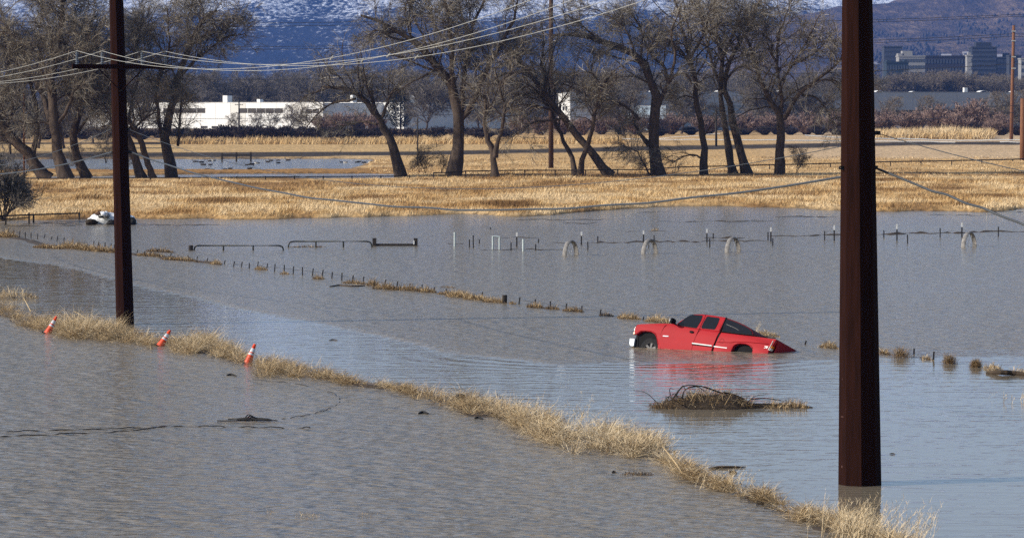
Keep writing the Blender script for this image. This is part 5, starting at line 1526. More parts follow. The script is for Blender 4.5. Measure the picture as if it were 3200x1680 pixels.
rail_fence("low dark fence line along the edge of the left pond", [(0, 563, 553), (120, 563, 553), (250, 563, 553)] + ps, [(-60, 557, 380, 557, 3.0)] + [(ps[i][0], ps[i][2] + 3, ps[i + 1][0], ps[i + 1][2] + 3, 3.2) for i in range(10)], wpost=.12)
rail_fence("grey rail fence ending at the meadow edge on the left", [(-120, 702, 670), (18, 700, 667), (91, 696, 664), (105, 692, 668), (248, 684, 663)], [(-120, 676, 18, 674, 4.5), (18, 674, 91, 671, 4.5), (91, 671, 248, 666, 4.5), (-120, 688, 18, 684, 3), (18, 684, 91, 680, 3)], z=.05, wpost=.11)

# white irrigation pipes lying on stakes across the field
MAT["irr"] = M("white_irrigation_pipe", (.78, .78, .76), .4, 0, .06, 2)
def pipe(label, pts, seed, r=.10):
    P = []
    for i in range(len(pts) - 1):
        n = max(2, int(abs(pts[i + 1][0] - pts[i][0]) / 22))
        for k in range(n):
            f = k / n; x = pts[i][0] + (pts[i + 1][0] - pts[i][0]) * f; y = pts[i][1] + (pts[i + 1][1] - pts[i][1]) * f
            P.append((x, y + (float(vnoise(np.array(x / 30.), np.array(seed * 1.), seed)) - .5) * 2.6))
    P.append(pts[-1])
    W = [A(x, y, 690) for x, y in P]
    W = np.array(W); W[:, 2] += 0
    return tag(MB().tube(W, r, 6).build("irrigation_pipe", MAT["irr"]), label, "pipe", "white irrigation pipes across the field")
pipe("long white irrigation pipe behind the leaning pair of trees", [(1945, 434), (2100, 437), (2300, 437), (2620, 440), (2840, 442), (2985, 445)], 1)
pipe("white irrigation pipe crossing behind the near steel pole", [(2515, 423), (2640, 430), (2840, 434), (3000, 439), (3190, 437), (3260, 438)], 2)
pipe("short white irrigation pipe at the right edge", [(3125, 444), (3200, 444), (3260, 443)], 3)
pipe("thin white irrigation pipe slanting behind the slender cottonwood", [(2040, 436), (2120, 428), (2250, 418)], 4, .06)
# old paint marks on the near pole's lit facets
for y, dx, w, h in ((1300, -.40, .12, .022), (1455, -.33, .05, .05), (1182, -.36, .02, .03)):
    p = pole_pt(NB, NT, y, 0); r_ = rad_at(y) / .97
    an = [NROT + k * math.pi / 4 for k in range(8)]
    q = [p + np.array([math.cos(a), math.sin(a), 0]) * (r_ + .004) for a in an]
    # the facet turned most to the left and the camera
    k = int(np.argmin([(q[i] + q[(i + 1) % 8])[0] + .55 * (q[i] + q[(i + 1) % 8])[1] for i in range(8)]))
    a0, b0_ = q[k], q[(k + 1) % 8]; c = (a0 + b0_) / 2; e = nrm(b0_ - a0)
    mk("paint_mark", [c - e * w / 2 - [0, 0, h / 2], c + e * w / 2 - [0, 0, h / 2], c + e * w / 2 + [0, 0, h / 2], c - e * w / 2 + [0, 0, h / 2]], [(0, 1, 2, 3)], MAT["paint"], near)
# ------------------------------------------------------------------ posts standing in the flood
def stake(px, base, top, label, group, mat="postmetal", w=.05, tip=0, name="steel_post", lean=0.0, cat="post", tipmat="whitepipe"):
    b = G(px, base); t = A(px + lean, top, b[1]); k = FPX / b[1]
    root = empty(name, tuple(b)); tag(root, label, cat, group)
    d = t - b
    m = t - d * tip
    # a T-post: flange plus stem
    mb = MB()
    ax = [np.array([1.0, 0, 0]), np.array([0, 1.0, 0]), nrm(d)]
    L_ = np.linalg.norm(m - b)
    mb.box((b + m) / 2 - nrm(d) * .2, (w, w * .35, L_ + .4), ax)
    mb.box((b + m) / 2 + np.array([0, w * .5, 0]) - nrm(d) * .2, (w * .35, w * .7, L_ + .4), ax)
    mb.build("shaft", MAT[mat], root)
    if tip:
        MB().box((m + t) / 2, (w * 1.05, w * .5, np.linalg.norm(t - m)), ax).build("tip", MAT[tipmat], root)
    return root
POSTS = [(26, 740, 713), (43, 740, 719), (61, 741, 721), (79, 746, 725), (97, 745, 727), (117, 747, 729), (138, 744, 731), (160, 748, 738), (178, 753, 737), (200, 757, 741), (226, 759, 744), (293, 765, 752), (308, 768, 755), (328, 776, 757), (347, 773, 760),
         (428, 790, 780), (450, 795, 784), (470, 797, 786), (533, 798, 791), (587, 806, 797), (616, 809, 801), (647, 817, 806), (701, 825, 813), (730, 832, 816), (754, 834, 818), (779, 838, 822), (805, 835, 817), (834, 838, 823), (858, 848, 824), (888, 848, 827), (916, 856, 832), (945, 859, 834), (976, 861, 838),
         (1007, 863, 842), (1037, 869, 849), (1068, 876, 852), (1101, 882, 860), (1135, 883, 864), (1203, 888, 873), (1240, 898, 878), (1280, 898, 885), (1318, 903, 888), (1357, 906, 896), (1394, 912, 902), (1434, 917, 906), (1507, 926, 912), (1622, 950, 928), (1673, 951, 934), (1720, 956, 941), (1769, 962, 948),
         (1818, 968, 955), (1876, 982, 966), (2010, 1000, 989), (2050, 1006, 994), (2516, 1076, 1064), (2856, 1106, 1088), (2917, 1124, 1098)]
PL = "short dark steel post of the drowned wire fence"
rr = random.Random(4)
for i, (x, b_, t) in enumerate(POSTS):
    stake(x, b_, t, PL + ", " + nth(i + 1) + " from the left", "posts of the drowned wire fence", w=.055, lean=rr.uniform(0, 3.5))
FAR = [(1615, 770, 726), (1817, 765, 724), (2011, 760, 720), (2209, 757, 715), (2409, 755, 710), (2607, 752, 704), (2803, 752, 700), (3006, 742, 695)]
for i, (x, b_, t) in enumerate(FAR):
    stake(x, b_, t, "dark steel post with a white tip in the far water, " + nth(i + 1) + " from the left", "white-tipped posts in the far water", w=.085, tip=.30)
SHORT = [(1467, 772, 748), (1479, 774, 735), (1498, 760, 747), (1597, 782, 757), (1683, 758, 746), (1674, 782, 762), (1837, 781, 755), (1868, 757, 738), (2044, 760, 735), (2027, 775, 752), (2218, 772, 745), (2229, 745, 729), (2400, 750, 725), (2415, 767, 744), (2577, 750, 722), (2762, 743, 719), (2836, 760, 733), (2938, 742, 712), (3120, 738, 708), (1533, 716, 710)]
for i, (x, b_, t) in enumerate(sorted(SHORT)):
    stake(x, b_, t, "short plain dark stake in the far water, " + nth(i + 1) + " from the left", "plain stakes in the far water", w=.07)
for (x, b_, t, lab) in [(1421, 770, 725, "tall pale pipe post left of the white frame"), (1635, 785, 747, "pale pipe post right of the white frame")]:
    b = G(x, b_); tag(mk("pipe_post", *tube([b - [0, 0, .4], A(x, t, b[1])], .06, 9), MAT["palepipe"]), lab, "post")
# the strands of wire still showing
for i, (pts, lab) in enumerate([([(730, 824), (860, 836), (1008, 852), (1136, 873)], "thin fence wire strung between posts left of centre"), ([(26, 722), (97, 733), (200, 749)], "thin fence wire at the left end of the drowned fence"), ([(1622, 938), (1720, 949), (1876, 973)], "thin fence wire left of the pickup")]):
    P = [A(x, y, G(x, y + 10)[1]) for x, y in pts]
    tag(mk("fence_wire", *tube(spline(P, 24), .006, 4), MAT["postmetal"]), lab, "wire")

def wood_post(px, base, top, wpx, label, mat="oldwood"):
    b = G(px, base); k = FPX / b[1]; h = (base - top) / k; w = wpx / k
    n = 10; V = []; F = []
    for z, r in ((-.4, 1.0), (h * .5, .97), (h * .92, 1.0), (h, .86)):
        for q in range(n):
            an = 2 * math.pi * q / n
            V.append(b + np.array([math.cos(an) * w / 2 * r * (1 + .06 * math.sin(q * 2.3)), math.sin(an) * w / 2 * r, z + (.03 * w * math.sin(q * 1.7) if z == h else 0)]))
    for i in range(3):
        for q in range(n): F.append((i * n + q, i * n + (q + 1) % n, (i + 1) * n + (q + 1) % n, (i + 1) * n + q))
    F.append(tuple(3 * n + q for q in range(n)))
    return tag(mk("wooden_post", V, F, MAT[mat]), label, "post")
wood_post(1577, 946, 921, 16, "thick black post among straw at the end of the fence grass")
wood_post(1437, 1258, 1231, 30, "square dark wooden stump poking out of the bank grass", "oldwood")
wood_post(361, 776, 764, 12, "dark post just behind the far steel pole's left side")
wood_post(596, 782, 766, 15, "black hinge post at the left end of the first pipe gate")
for (x, b_, t, w, lab) in [(2108, 1412, 1404, 5, "thin metal stake tip above the thick bank grass"), (2292, 1523, 1509, 5, "thin metal stake with a pale cap on the lower bank")]:
    stake(x, b_, t, lab, None, w=.05, tip=.3)

# ------------------------------------------------------------------ pipe gates
MAT["gate"] = M("dark_green_gate_pipe", (.016, .019, .018), .5, 0, .3, 5)
def pipe_gate(label, x0, x1, top, base, bars):
    b = G((x0 + x1) / 2, base); Y = b[1]; k = FPX / Y
    root = empty("pipe_gate", tuple(b)); tag(root, label, "gate", "drowned pipe gates")
    r = .042; c = 16
    pts = [(x0, base + 18), (x0, top + c), (x0 + 4, top + 4), (x0 + c, top), ((x0 + x1) / 2, top), (x1 - c, top), (x1 - 4, top + 4), (x1, top + c), (x1, base + 18)]
    P = [A(x, y, Y) for x, y in pts]
    P = np.vstack([P[:2], spline(P[1:4], 8)[1:], P[4:5], spline(P[5:8], 8), P[8:]])
    mk("frame", *tube(P, r, 8), MAT["gate"], root, smooth=True)
    for x in bars:
        mk("upright", *tube([A(x, top, Y), A(x, base + 18, Y)], .05, 7), MAT["gate"], root)
    mk("lower_rail", *tube([A(x0, base + 8, Y), A(x1, base + 8, Y)], r, 7), MAT["gate"], root)
    return root
pipe_gate("drowned pipe gate, lower and farther left of the two", 606, 886, 767, 782, (698, 791))
pipe_gate("drowned pipe gate, higher and farther right of the two", 901, 1162, 754, 773, (987, 1073))
br = empty("timber_headgate", tuple(G(1235, 768))); tag(br, "black timber beam between two stubby posts right of the pipe gates", "headgate")
Y = br.location[1]; k = FPX / Y
for x in (1170, 1299):
    MB().box(A(x, 761, Y), (12 / k, 12 / k, 24 / k + .2)).build("post", MAT["oldwood"], br, bevel=.01)
MB().box(A(1235, 765, Y), (118 / k, 6 / k, 8 / k)).build("beam", MAT["oldwood"], br, bevel=.01)
MB().box(A(1293.5, 757, Y) - [0, .13, 0], (4 / k, .02, 12 / k)).build("white_plate", MAT["whitepipe"], br)

# white frame
wf = empty("pipe_stand", tuple(G(1550, 779))); tag(wf, "pale blue-white square pipe frame standing in the far water", "frame")
Y = wf.location[1]
for x in (1540, 1561): mk("upright", *tube([A(x, 737 if x < 1550 else 739, Y), A(x, 790, Y)], .052, 8), MAT["palepipe"], wf)
mk("top_bar", *tube([A(1540, 738, Y), A(1561, 740, Y)], .05, 8), MAT["palepipe"], wf)

MAT["hoop"] = M("dull_wheel_steel", (.20, .19, .18), .6, 0, .4, 5)
# ------------------------------------------------------------------ irrigation wheels
def wheel(px, base, top, wpx, label, n):
    b = G(px, base); k = FPX / b[1]; R = (base - top) / k * 1.08; w = wpx / k
    root = empty("wheel_line_roller", tuple(b)); tag(root, label, "wheel", "wheel-line irrigation wheels")
    yaw = math.acos(min(1, (w / 2) / R)) ; ax = np.array([math.cos(yaw), math.sin(yaw), 0]); ay = np.array([-math.sin(yaw), math.cos(yaw), 0])
    c = b + np.array([0, 0, -R + (base - top) / k])
    S = 40; V = []; F = []
    prof = [(-.12, -.05), (-.12, .0), (-.05, .03), (.05, .03), (.12, 0), (.12, -.05), (.05, -.03), (-.05, -.03)]
    for i in range(S):
        an = 2 * math.pi * i / S; rad = ax * math.cos(an) + np.array([0, 0, 1]) * math.sin(an)
        for (u, v) in prof: V.append(c + rad * (R + v) + ay * u)
    m = len(prof)
    for i in range(S):
        for j in range(m): F.append((i * m + j, ((i + 1) % S) * m + j, ((i + 1) % S) * m + (j + 1) % m, i * m + (j + 1) % m))
    mk("rim", V, F, MAT["hoop"], root)
    for i in range(8):
        an = 2 * math.pi * (i + .3) / 8; rad = ax * math.cos(an) + np.array([0, 0, 1]) * math.sin(an)
        mk("spoke", *tube([c + rad * .06, c + rad * R], .010, 5), MAT["galv"], root)
    mk("hub", *tube([c - ay * .12, c + ay * .12], .06, 9), MAT["alu"], root)
    an = math.radians(48); rad = ax * math.cos(an) + np.array([0, 0, 1]) * math.sin(an)
    MB().box(c + rad * (R + .04), (.16, .06, .1)).build("lug", MAT["galv"], root)
wheel(1783, 797, 751, 40, "half-drowned irrigation wheel, first one right of the white frame", 0)
wheel(2030, 792, 747, 44, "half-drowned irrigation wheel, middle one above the pickup", 1)
wheel(2290, 787, 741, 44, "half-drowned irrigation wheel, third one left of the near steel pole", 2)
wheel(3028, 771, 725, 48, "half-drowned irrigation wheel far right beyond the near steel pole", 3)

# ------------------------------------------------------------------ tarp heap
def tarp_heap():
    b = G(345, 701); Y = b[1]; k = FPX / Y
    root = empty("tarp_heap", tuple(b)); tag(root, "heap under a crumpled white tarp at the far shore by the left steel pole", "tarp heap")
    W = 155 / k
    n, m = 46, 20; V = []; F = []
    for i in range(n + 1):
        u = i / n; x = (u - .5) * W
        prof = np.interp(u, [0, .08, .2, .4, .6, .85, .95, 1], [.05, .42, .66, .78, .66, .62, .5, .05])
        for j in range(m + 1):
            a = math.pi * j / m
            nn = float(vnoise(np.array(u * 22.), np.array(a * 3.), 3)) - .5; n2 = float(vnoise(np.array(u * 7.), np.array(a * 2.), 5)) - .5
            V.append(b + np.array([x + nn * .06, -math.cos(a) * (.85 + n2 * .3) + .5, max(-.1, .10 + prof * (max(0.0, math.sin(a)) ** .7) * .98 + nn * .16 + n2 * .18)]))
    for i in range(n):
        for j in range(m): F.append((i * (m + 1) + j, (i + 1) * (m + 1) + j, (i + 1) * (m + 1) + j + 1, i * (m + 1) + j + 1))
    mk("tarp", V, F, M("white_tarp", (.74, .75, .76), .55, 0, .06, 2, .02), root, smooth=True)
    def lump(name, px, py, rx, rz, mat, s):
        c = A(px, py, Y - .55); V = []; F = []
        for i in range(9):
            a = math.pi * i / 8
            for j in range(14):
                p = 2 * math.pi * j / 14; q = .85 + .4 * float(vnoise(np.array(i * .9 + s), np.array(j * .9), 3))
                V.append(c + np.array([rx * math.sin(a) * math.cos(p) * q, .45 * math.sin(a) * math.sin(p) * q, rz * math.cos(a) * q]) / 1)
        for i in range(8):
            for j in range(14): F.append((i * 14 + j, i * 14 + (j + 1) % 14, (i + 1) * 14 + (j + 1) % 14, (i + 1) * 14 + j))
        mk(name, V, F, mat, root, smooth=True)
    lump("bale", 285, 694, .42, .20, MAT["debris"], 1)
    lump("bale", 350, 697, .36, .20, MAT["black"], 2)
    lump("bale", 412, 693, .30, .28, MAT["black"], 4)
    lump("load", 309, 667, .24, .13, M("brown_sacking", (.09, .05, .03), .9), 3)
    lump("load", 317, 676, .20, .11, MAT["black"], 5)
    lump("loose_tarp", 322, 670, .30, .20, M("white_tarp_loose", (.72, .73, .75), .55, 0, .08, 3, .02), 6)
    lump("loose_tarp", 336, 673, .16, .16, M("grey_tarp", (.16, .17, .20), .6), 7)
tarp_heap()

# ------------------------------------------------------------------ traffic cones
MAT["cone"] = M("orange_cone_plastic", (.66, .055, .012), .5, 0, .12, 4, spec=.4, hue=(.62, .06, .012))
MAT["reflect"] = M("white_reflective_collar", (.55, .57, .60), .5, 0, .15, 8, spec=.3)
def cone(label, tip, foot, dirt=0):
    c = G(foot[0], foot[1]); k = FPX / c[1]
    t = A(tip[0], tip[1], c[1] + .05)
    d = t - c; L_ = np.linalg.norm(d); d = d / L_
    e1 = nrm(np.cross(d, [0, 1, 0])); e2 = np.cross(d, e1)
    root = empty("traffic_cone", tuple(c)); tag(root, label, "traffic cone", "traffic cones on the road bank")
    def lathe(name, prof, mat, S=22):
        V = []; F = []
        for (z, r) in prof:
            for q in range(S):
                an = 2 * math.pi * q / S; V.append(c + d * z * L_ + (e1 * math.cos(an) + e2 * math.sin(an)) * r)
        for i in range(len(prof) - 1):
            for q in range(S): F.append((i * S + q, i * S + (q + 1) % S, (i + 1) * S + (q + 1) % S, (i + 1) * S + q))
        F.append(tuple((len(prof) - 1) * S + q for q in range(S)))
        return mk(name, V, F, mat, root, smooth=True)
    R = lambda z: .130 - .092 * z
    lathe("cone_body", [(-.12, R(-.12)), (0, R(0)), (.5, R(.5)), (.86, R(.86)), (.865, R(.86) + .012), (.90, R(.88) + .012), (.905, R(.9)), (.94, R(.94) * .8), (.95, R(.94) * 1.1), (1.0, R(1.0) * 1.05)], MAT["cone"])
    lathe("reflective_collar", [(.40, R(.40) + .003), (.50, R(.50) + .003)], MAT["reflect"])
    lathe("reflective_collar", [(.56, R(.56) + .003), (.76, R(.76) + .003)], MAT["reflect"])
    MB().box(c - d * .05, (.40, .40, .04), [e1, e2, d]).build("cone_base", MAT["black"], root, bevel=.01)
cone("orange traffic cone leaning right, leftmost of the three on the bank", *CONES[0])
cone("orange traffic cone half sunk in straw right of the far steel pole", *CONES[1])
cone("orange traffic cone standing farthest right of the three", *CONES[2])

# ------------------------------------------------------------------ black floating cable
def floating(label, pix, r, seed, coil=False):
    P = np.array([G(x, y, .012) for x, y in pix]); P = spline(P, len(pix) * 12)
    t = np.arange(len(P)); P[:, 2] += (vnoise(t / 3., t * 0, seed) - .62) * .06
    tag(MB().tube(P, r, 6).build("floating_cable", MAT["black"]), label, "cable")
floating("black cable floating in the near water, upper strand from the left edge", [(-60, 1350), (0, 1348), (120, 1344), (260, 1340), (430, 1335), (520, 1334)], .012, 1)
floating("black cable floating in the near water, lower strand from the left edge", [(-60, 1364), (0, 1362), (130, 1357), (260, 1353), (430, 1342), (510, 1331), (620, 1331), (740, 1333), (880, 1335), (970, 1335)], .013, 2)
floating("black cable curving away from the tangle toward the bank", [(860, 1309), (920, 1302), (990, 1288), (1040, 1270), (1062, 1250), (1040, 1228), (960, 1204), (860, 1190), (790, 1184)], .008, 3)
def tangle():
    rng = np.random.default_rng(8); c = G(785, 1314); k = FPX / c[1]
    root = empty("cable_tangle", tuple(c)); tag(root, "tangle of black cable humped above the near water", "cable tangle")
    for i in range(9):
        n = 12; a = rng.uniform(0, 6.3) + np.linspace(0, rng.uniform(2, 6), n)
        x = np.linspace(-1, 1, n) * rng.uniform(.25, .8) + rng.normal(0, .1); 
        P = c + np.stack([x + .08 * np.cos(a), .25 * np.sin(a), .02 + .05 * np.abs(np.sin(a * .5)) * np.exp(-x * x * 6)], 1)
        mk("strand", *tube(spline(P, 30), .014, 5), MAT["black"], root)
    for i in range(3):
        a = np.linspace(0, math.pi, 10)
        P = c + np.stack([-.06 + .10 * np.cos(a) + i * .05, .03 * i * np.ones(10), .16 * np.sin(a) * (1 - .2 * i)], 1)
        mk("loop", *tube(P, .016, 5), MAT["black"], root)
tangle()

# ------------------------------------------------------------------ geese on the pond
MAT["goose"] = M("goose_plumage", (.045, .036, .030), .85, 0, .4, 6, hue=(.018, .015, .014))
MAT["goosewhite"] = M("pale_bird_plumage", (.62, .60, .56), .8, 0, .1, 6)
def bird(mat, seed):
    """swimming goose along +x: one body with neck and head, bill and wing as parts"""
    root = empty("goose", (0, 0, 0))
    bmm = bmesh.new()
    rings = [(-.52, .09, .02), (-.44, .15, .07), (-.25, .14, .15), (0, .13, .19), (.22, .13, .17), (.36, .15, .11), (.42, .22, .065), (.44, .33, .05), (.45, .44, .045), (.50, .51, .058), (.57, .52, .045), (.62, .51, .02)]
    vs = []
    for (x, z, r) in rings:
        vs.append([bmm.verts.new((x, math.cos(a) * r, z + math.sin(a) * r * .85)) for a in np.linspace(0, 2 * math.pi, 10, endpoint=False)])
    for a, b_ in zip(vs[:-1], vs[1:]):
        for q in range(10): bmm.faces.new((a[q], a[(q + 1) % 10], b_[(q + 1) % 10], b_[q]))
    bmm.faces.new(vs[0][::-1]); bmm.faces.new(vs[-1])
    me = bpy.data.meshes.new("body"); bmm.to_mesh(me); bmm.free(); me.materials.append(MAT[mat])
    me.polygons.foreach_set("use_smooth", [True] * len(me.polygons))
    link("body", me, root)
    for s in (-1, 1):
        V = [(-.42, s * .05, .26), (-.2, s * .17, .28), (.15, s * .19, .24), (.2, s * .2, .14), (-.1, s * .2, .10), (-.45, s * .10, .17)]
        mk("wing", V, [(0, 1, 2, 3, 4, 5)], MAT["goose"], root, local=True)
    mk("bill", *tube([(.60, 0, .51), (.69, 0, .49)], [.022, .01], 6), MAT["black"], root, local=True)
    return root
BIRDS = [(609, 506, 0), (615, 506, 0), (630, 508, 0), (655, 504, 0), (636, 516, 0), (658, 516, 0), (648, 531, 0), (662, 532, 0), (703, 530, 0), (720, 528, 0), (781, 529, 0), (772, 516, 0), (788, 515, 0), (836, 507, 0), (847, 503, 0), (869, 502, 0), (870, 510, 0), (900, 502, 0), (1067, 508, 0), (1115, 508, 0), (1123, 506, 0), (1138, 509, 0),
         (140, 541, 0), (335, 540, 0), (510, 533, 0), (560, 532, 0), (412, 533, 0), (668, 503, 1), (803, 511, 1), (1080, 509, 1), (1157, 508, 1)]
protos = {}
rr = random.Random(5)
cnt = {0: 0, 1: 0}
for (x, y, wh) in sorted(BIRDS):
    if wh not in protos:
        o = protos[wh] = bird("goosewhite" if wh else "goose", wh)
    else:
        o = dup(protos[wh])
    p = G(x, y); o.location = (p[0], p[1], -.03); o.rotation_euler = (0, 0, rr.choice([0, math.pi]) + rr.uniform(-.7, .7))
    s = rr.uniform(.62, .92); o.scale = (s, s, s * rr.uniform(.85, 1.1))
    cnt[wh] += 1
    tag(o, ("white bird floating on the far pond, " if wh else "dark goose floating on the far pond, ") + nth(cnt[wh]) + " from the left", "bird", "white birds on the pond" if wh else "dark geese on the pond")
# ------------------------------------------------------------------ the red pickup
TH, PT, RO = math.radians(35.0), math.radians(7.0), math.radians(18.0)
r0 = np.array([math.cos(TH), -math.sin(TH), 0]); z0 = np.array([0, 0, 1.0]); n0 = np.array([-math.sin(TH), -math.cos(TH), 0])
TR = r0 * math.cos(PT) - z0 * math.sin(PT)                 # towards the tail
u1 = z0 * math.cos(PT) + r0 * math.sin(PT)
TNn = n0 * math.cos(RO) + u1 * math.sin(RO)                # out of the driver's side, towards the camera
TU = u1 * math.cos(RO) - n0 * math.sin(RO)                 # up
TW = G(2026, 1087.5, 0)                                    # hub of the front wheel, in the plane of the side

def S_(px, py, N=0.0, tilt=None):
    """pixel -> (L, Z) in the side plane; tilt=(Zb, slope): the plane leans in above Zb"""
    d = ray(px, py)
    if tilt is None:
        nn = TNn; o = TW + TNn * N
    else:
        zb, sl = tilt
        nn = nrm(TNn + TU * sl); o = TW + TU * zb + TNn * N
    t = np.dot(o - CAMP, nn) / np.dot(d, nn)
    q = CAMP + d * t - TW
    return np.dot(q, TR), np.dot(q, TU), np.dot(q, TNn)

def TP(L_, Z, N): return TW + TR * L_ + TU * Z + TNn * N

if __name__ == "__main__" and False:
    pass

truck = empty("pickup_truck", tuple(TW))
tag(truck, "red extended-cab pickup sunk nose-up in the flood with black fastback bed cover", "pickup")
MAT["red"] = M("faded_red_car_paint", (.34, .014, .020), .55, 0, .10, .8, spec=.10, coat=.0, hue=(.28, .012, .018))
MAT["trimblack"] = M("black_plastic_trim", (.006, .006, .007), .7, 0, .2, 5, spec=.08)
MAT["tint"] = M("black_tinted_glass", (.006, .007, .009), .06, 0, .1, 2, spec=.5)
MAT["chrome"] = M("chrome_bumper", (.30, .33, .37), .5, .5, .06, 3)
MAT["tyre"] = M("dusty_tyre", (.024, .024, .025), .9, 0, .3, 8, spec=.05)
MAT["rim"] = M("dark_alloy_rim", (.022, .022, .024), .6, 0, .2, 5)
MAT["lens"] = M("clear_headlamp_lens", (.78, .78, .76), .1, 0, .05, 5, spec=.6)
MAT["amber"] = M("amber_lamp_lens", (.85, .22, .01), .15, 0, .1, 5, spec=.6)
MAT["redlens"] = M("red_lamp_lens", (.40, .008, .010), .15, 0, .1, 5, spec=.6)
MAT["redshade"] = MAT["red"]
WID = 1.96
MAT["spk"] = M("alloy_spoke", (.085, .085, .09), .5, 0, .1, 5)

def shell(name, pix, mat, n_out, n_in, bevel=.03, seg=3, swell=False, pts=None):
    """outline traced in the side plane, swept across the truck"""
    P = [S_(*p)[:2] for p in pix] if pts is None else pts
    n = len(P)
    V = [TP(l, z, n_out) for l, z in P] + [TP(l, z, n_in) for l, z in P]
    F = [tuple(range(n)), tuple(range(2 * n - 1, n - 1, -1))]
    for i in range(n):
        j = (i + 1) % n
        F.append((i, n + i, n + j, j))
    o = mk(name, V, F, mat, truck, bevel=bevel, seg=seg)
    bmm = bmesh.new(); bmm.from_mesh(o.data); bmesh.ops.recalc_face_normals(bmm, faces=bmm.faces)
    if swell:
        # the flanks bulge: cut them into level bands and push each band in or out
        org = np.array(truck.location)
        for zc in np.arange(-.4, 1.05, .09):
            g_ = bmm.verts[:] + bmm.edges[:] + bmm.faces[:]
            bmesh.ops.bisect_plane(bmm, geom=g_, plane_co=Vector(TW + TU * zc - org), plane_no=Vector(TU), dist=1e-4)
        for v in bmm.verts:
            q = np.array(v.co) + org - TW
            z, nn = float(np.dot(q, TU)), float(np.dot(q, TNn))
            off = np.interp(z, [-.4, .0, .30, .42, .50, .80, .95, 1.05], [-.05, -.022, -.004, .0, -.012, -.022, -.05, -.085])
            if nn > -.3: v.co += Vector(TNn * off)
            elif nn < -WID + .3: v.co -= Vector(TNn * off)
        for f in bmm.faces: f.smooth = True
    bmm.to_mesh(o.data); bmm.free()
    return o

def arc(c, r, a0, a1, n, sx=1.0):
    return [(c[0] + r * sx * math.cos(math.radians(a0 + (a1 - a0) * i / (n - 1))), c[1] + r * math.sin(math.radians(a0 + (a1 - a0) * i / (n - 1)))) for i in range(n)]

FWC = (0.0, 0.0)
LB = S_(2318, 1080)[0]                                   # rear wheel centre line
RWC = (LB, 0.02)
belt_f = S_(2110, 1010)                                   # foot of the windscreen
# --- front clip and cab lower body: fender, hood line, doors up to the belt, back of cab
hood = [S_(1990, 1014)[:2], S_(2004, 1011.5)[:2], S_(2040, 1010)[:2], S_(2075, 1009)[:2], S_(2100, 1010)[:2]]
nose = [S_(1986, 1044)[:2], S_(1982, 1036)[:2], S_(1984, 1024)[:2]]
cab_belt = [S_(2115, 1012)[:2], S_(2140, 1018)[:2], S_(2180, 1025)[:2], S_(2215, 1029)[:2], S_(2246, 1033)[:2]]
cab_back = [S_(2240, 1048)[:2], S_(2229, 1075)[:2], S_(2224, 1092)[:2]]
AR = S_(2019, 1032)[1] * 1.0
arch = [S_(2056, 1098)[:2], S_(2055, 1075)[:2], S_(2053, 1058)[:2], S_(2046, 1043)[:2], S_(2034, 1035.5)[:2], S_(2016, 1033)[:2], S_(2003, 1034.5)[:2], S_(1994, 1040)[:2], S_(1989, 1043)[:2]]
zb = -.62
low = [(S_(2224, 1092)[0], zb), (S_(2056, 1098)[0], zb)]
shell("body", None, MAT["red"], .0, -WID, .03, 3, swell=True, pts=nose + hood + cab_belt + cab_back + low + arch)
# inner fender (dark) behind the front arch
shell("wheel_well", None, MAT["trimblack"], -.14, -WID + .14, 0, 1, pts=[S_(1989, 1046)[:2], S_(1996, 1036)[:2], S_(2030, 1030)[:2], S_(2060, 1045)[:2], S_(2062, 1098)[:2], (S_(2062, 1098)[0], zb), (S_(1990, 1098)[0], zb)])
# --- box of the bed
rail0, rail1 = S_(2254, 1036.5), S_(2423, 1056.5)
RA = [S_(2286, 1092)[:2], S_(2292, 1081)[:2], S_(2301, 1074.5)[:2], S_(2312, 1072.5)[:2], S_(2328, 1073.5)[:2], S_(2342, 1078.5)[:2], S_(2350, 1087)[:2], S_(2352, 1094)[:2]]
bed_pts = [S_(2252, 1037)[:2], S_(2300, 1042.5)[:2], S_(2352, 1048.5)[:2], S_(2400, 1054)[:2], S_(2423, 1057.5)[:2], S_(2412, 1076)[:2], S_(2402, 1093)[:2]]
tail_low = (S_(2398, 1100)[0] + .02, -.42)
bed = shell("bed", None, MAT["red"], .01, -WID - .01, .03, 3, swell=True, pts=bed_pts + [tail_low, (RA[-1][0] + .01, -.42)] + RA[::-1] + [(RA[0][0] - .01, -.62), (S_(2229, 1094)[0], -.62), S_(2232, 1086)[:2], S_(2238, 1068)[:2]])
shell("wheel_well", None, MAT["trimblack"], -.14, -WID + .14, 0, 1, pts=[(RA[0][0] - .06, -.6), (RA[0][0] - .02, RA[1][1]), (RA[2][0], RA[3][1] + .05), (RA[5][0], RA[4][1] + .05), (RA[-1][0] + .04, RA[-2][1]), (RA[-1][0] + .06, -.6)])
# gap between cab and box
shell("cab_gap", None, MAT["trimblack"], -.05, -WID + .05, 0, 1, pts=[S_(2242, 1040)[:2], S_(2254, 1040)[:2], S_(2236, 1092)[:2], S_(2220, 1092)[:2]])
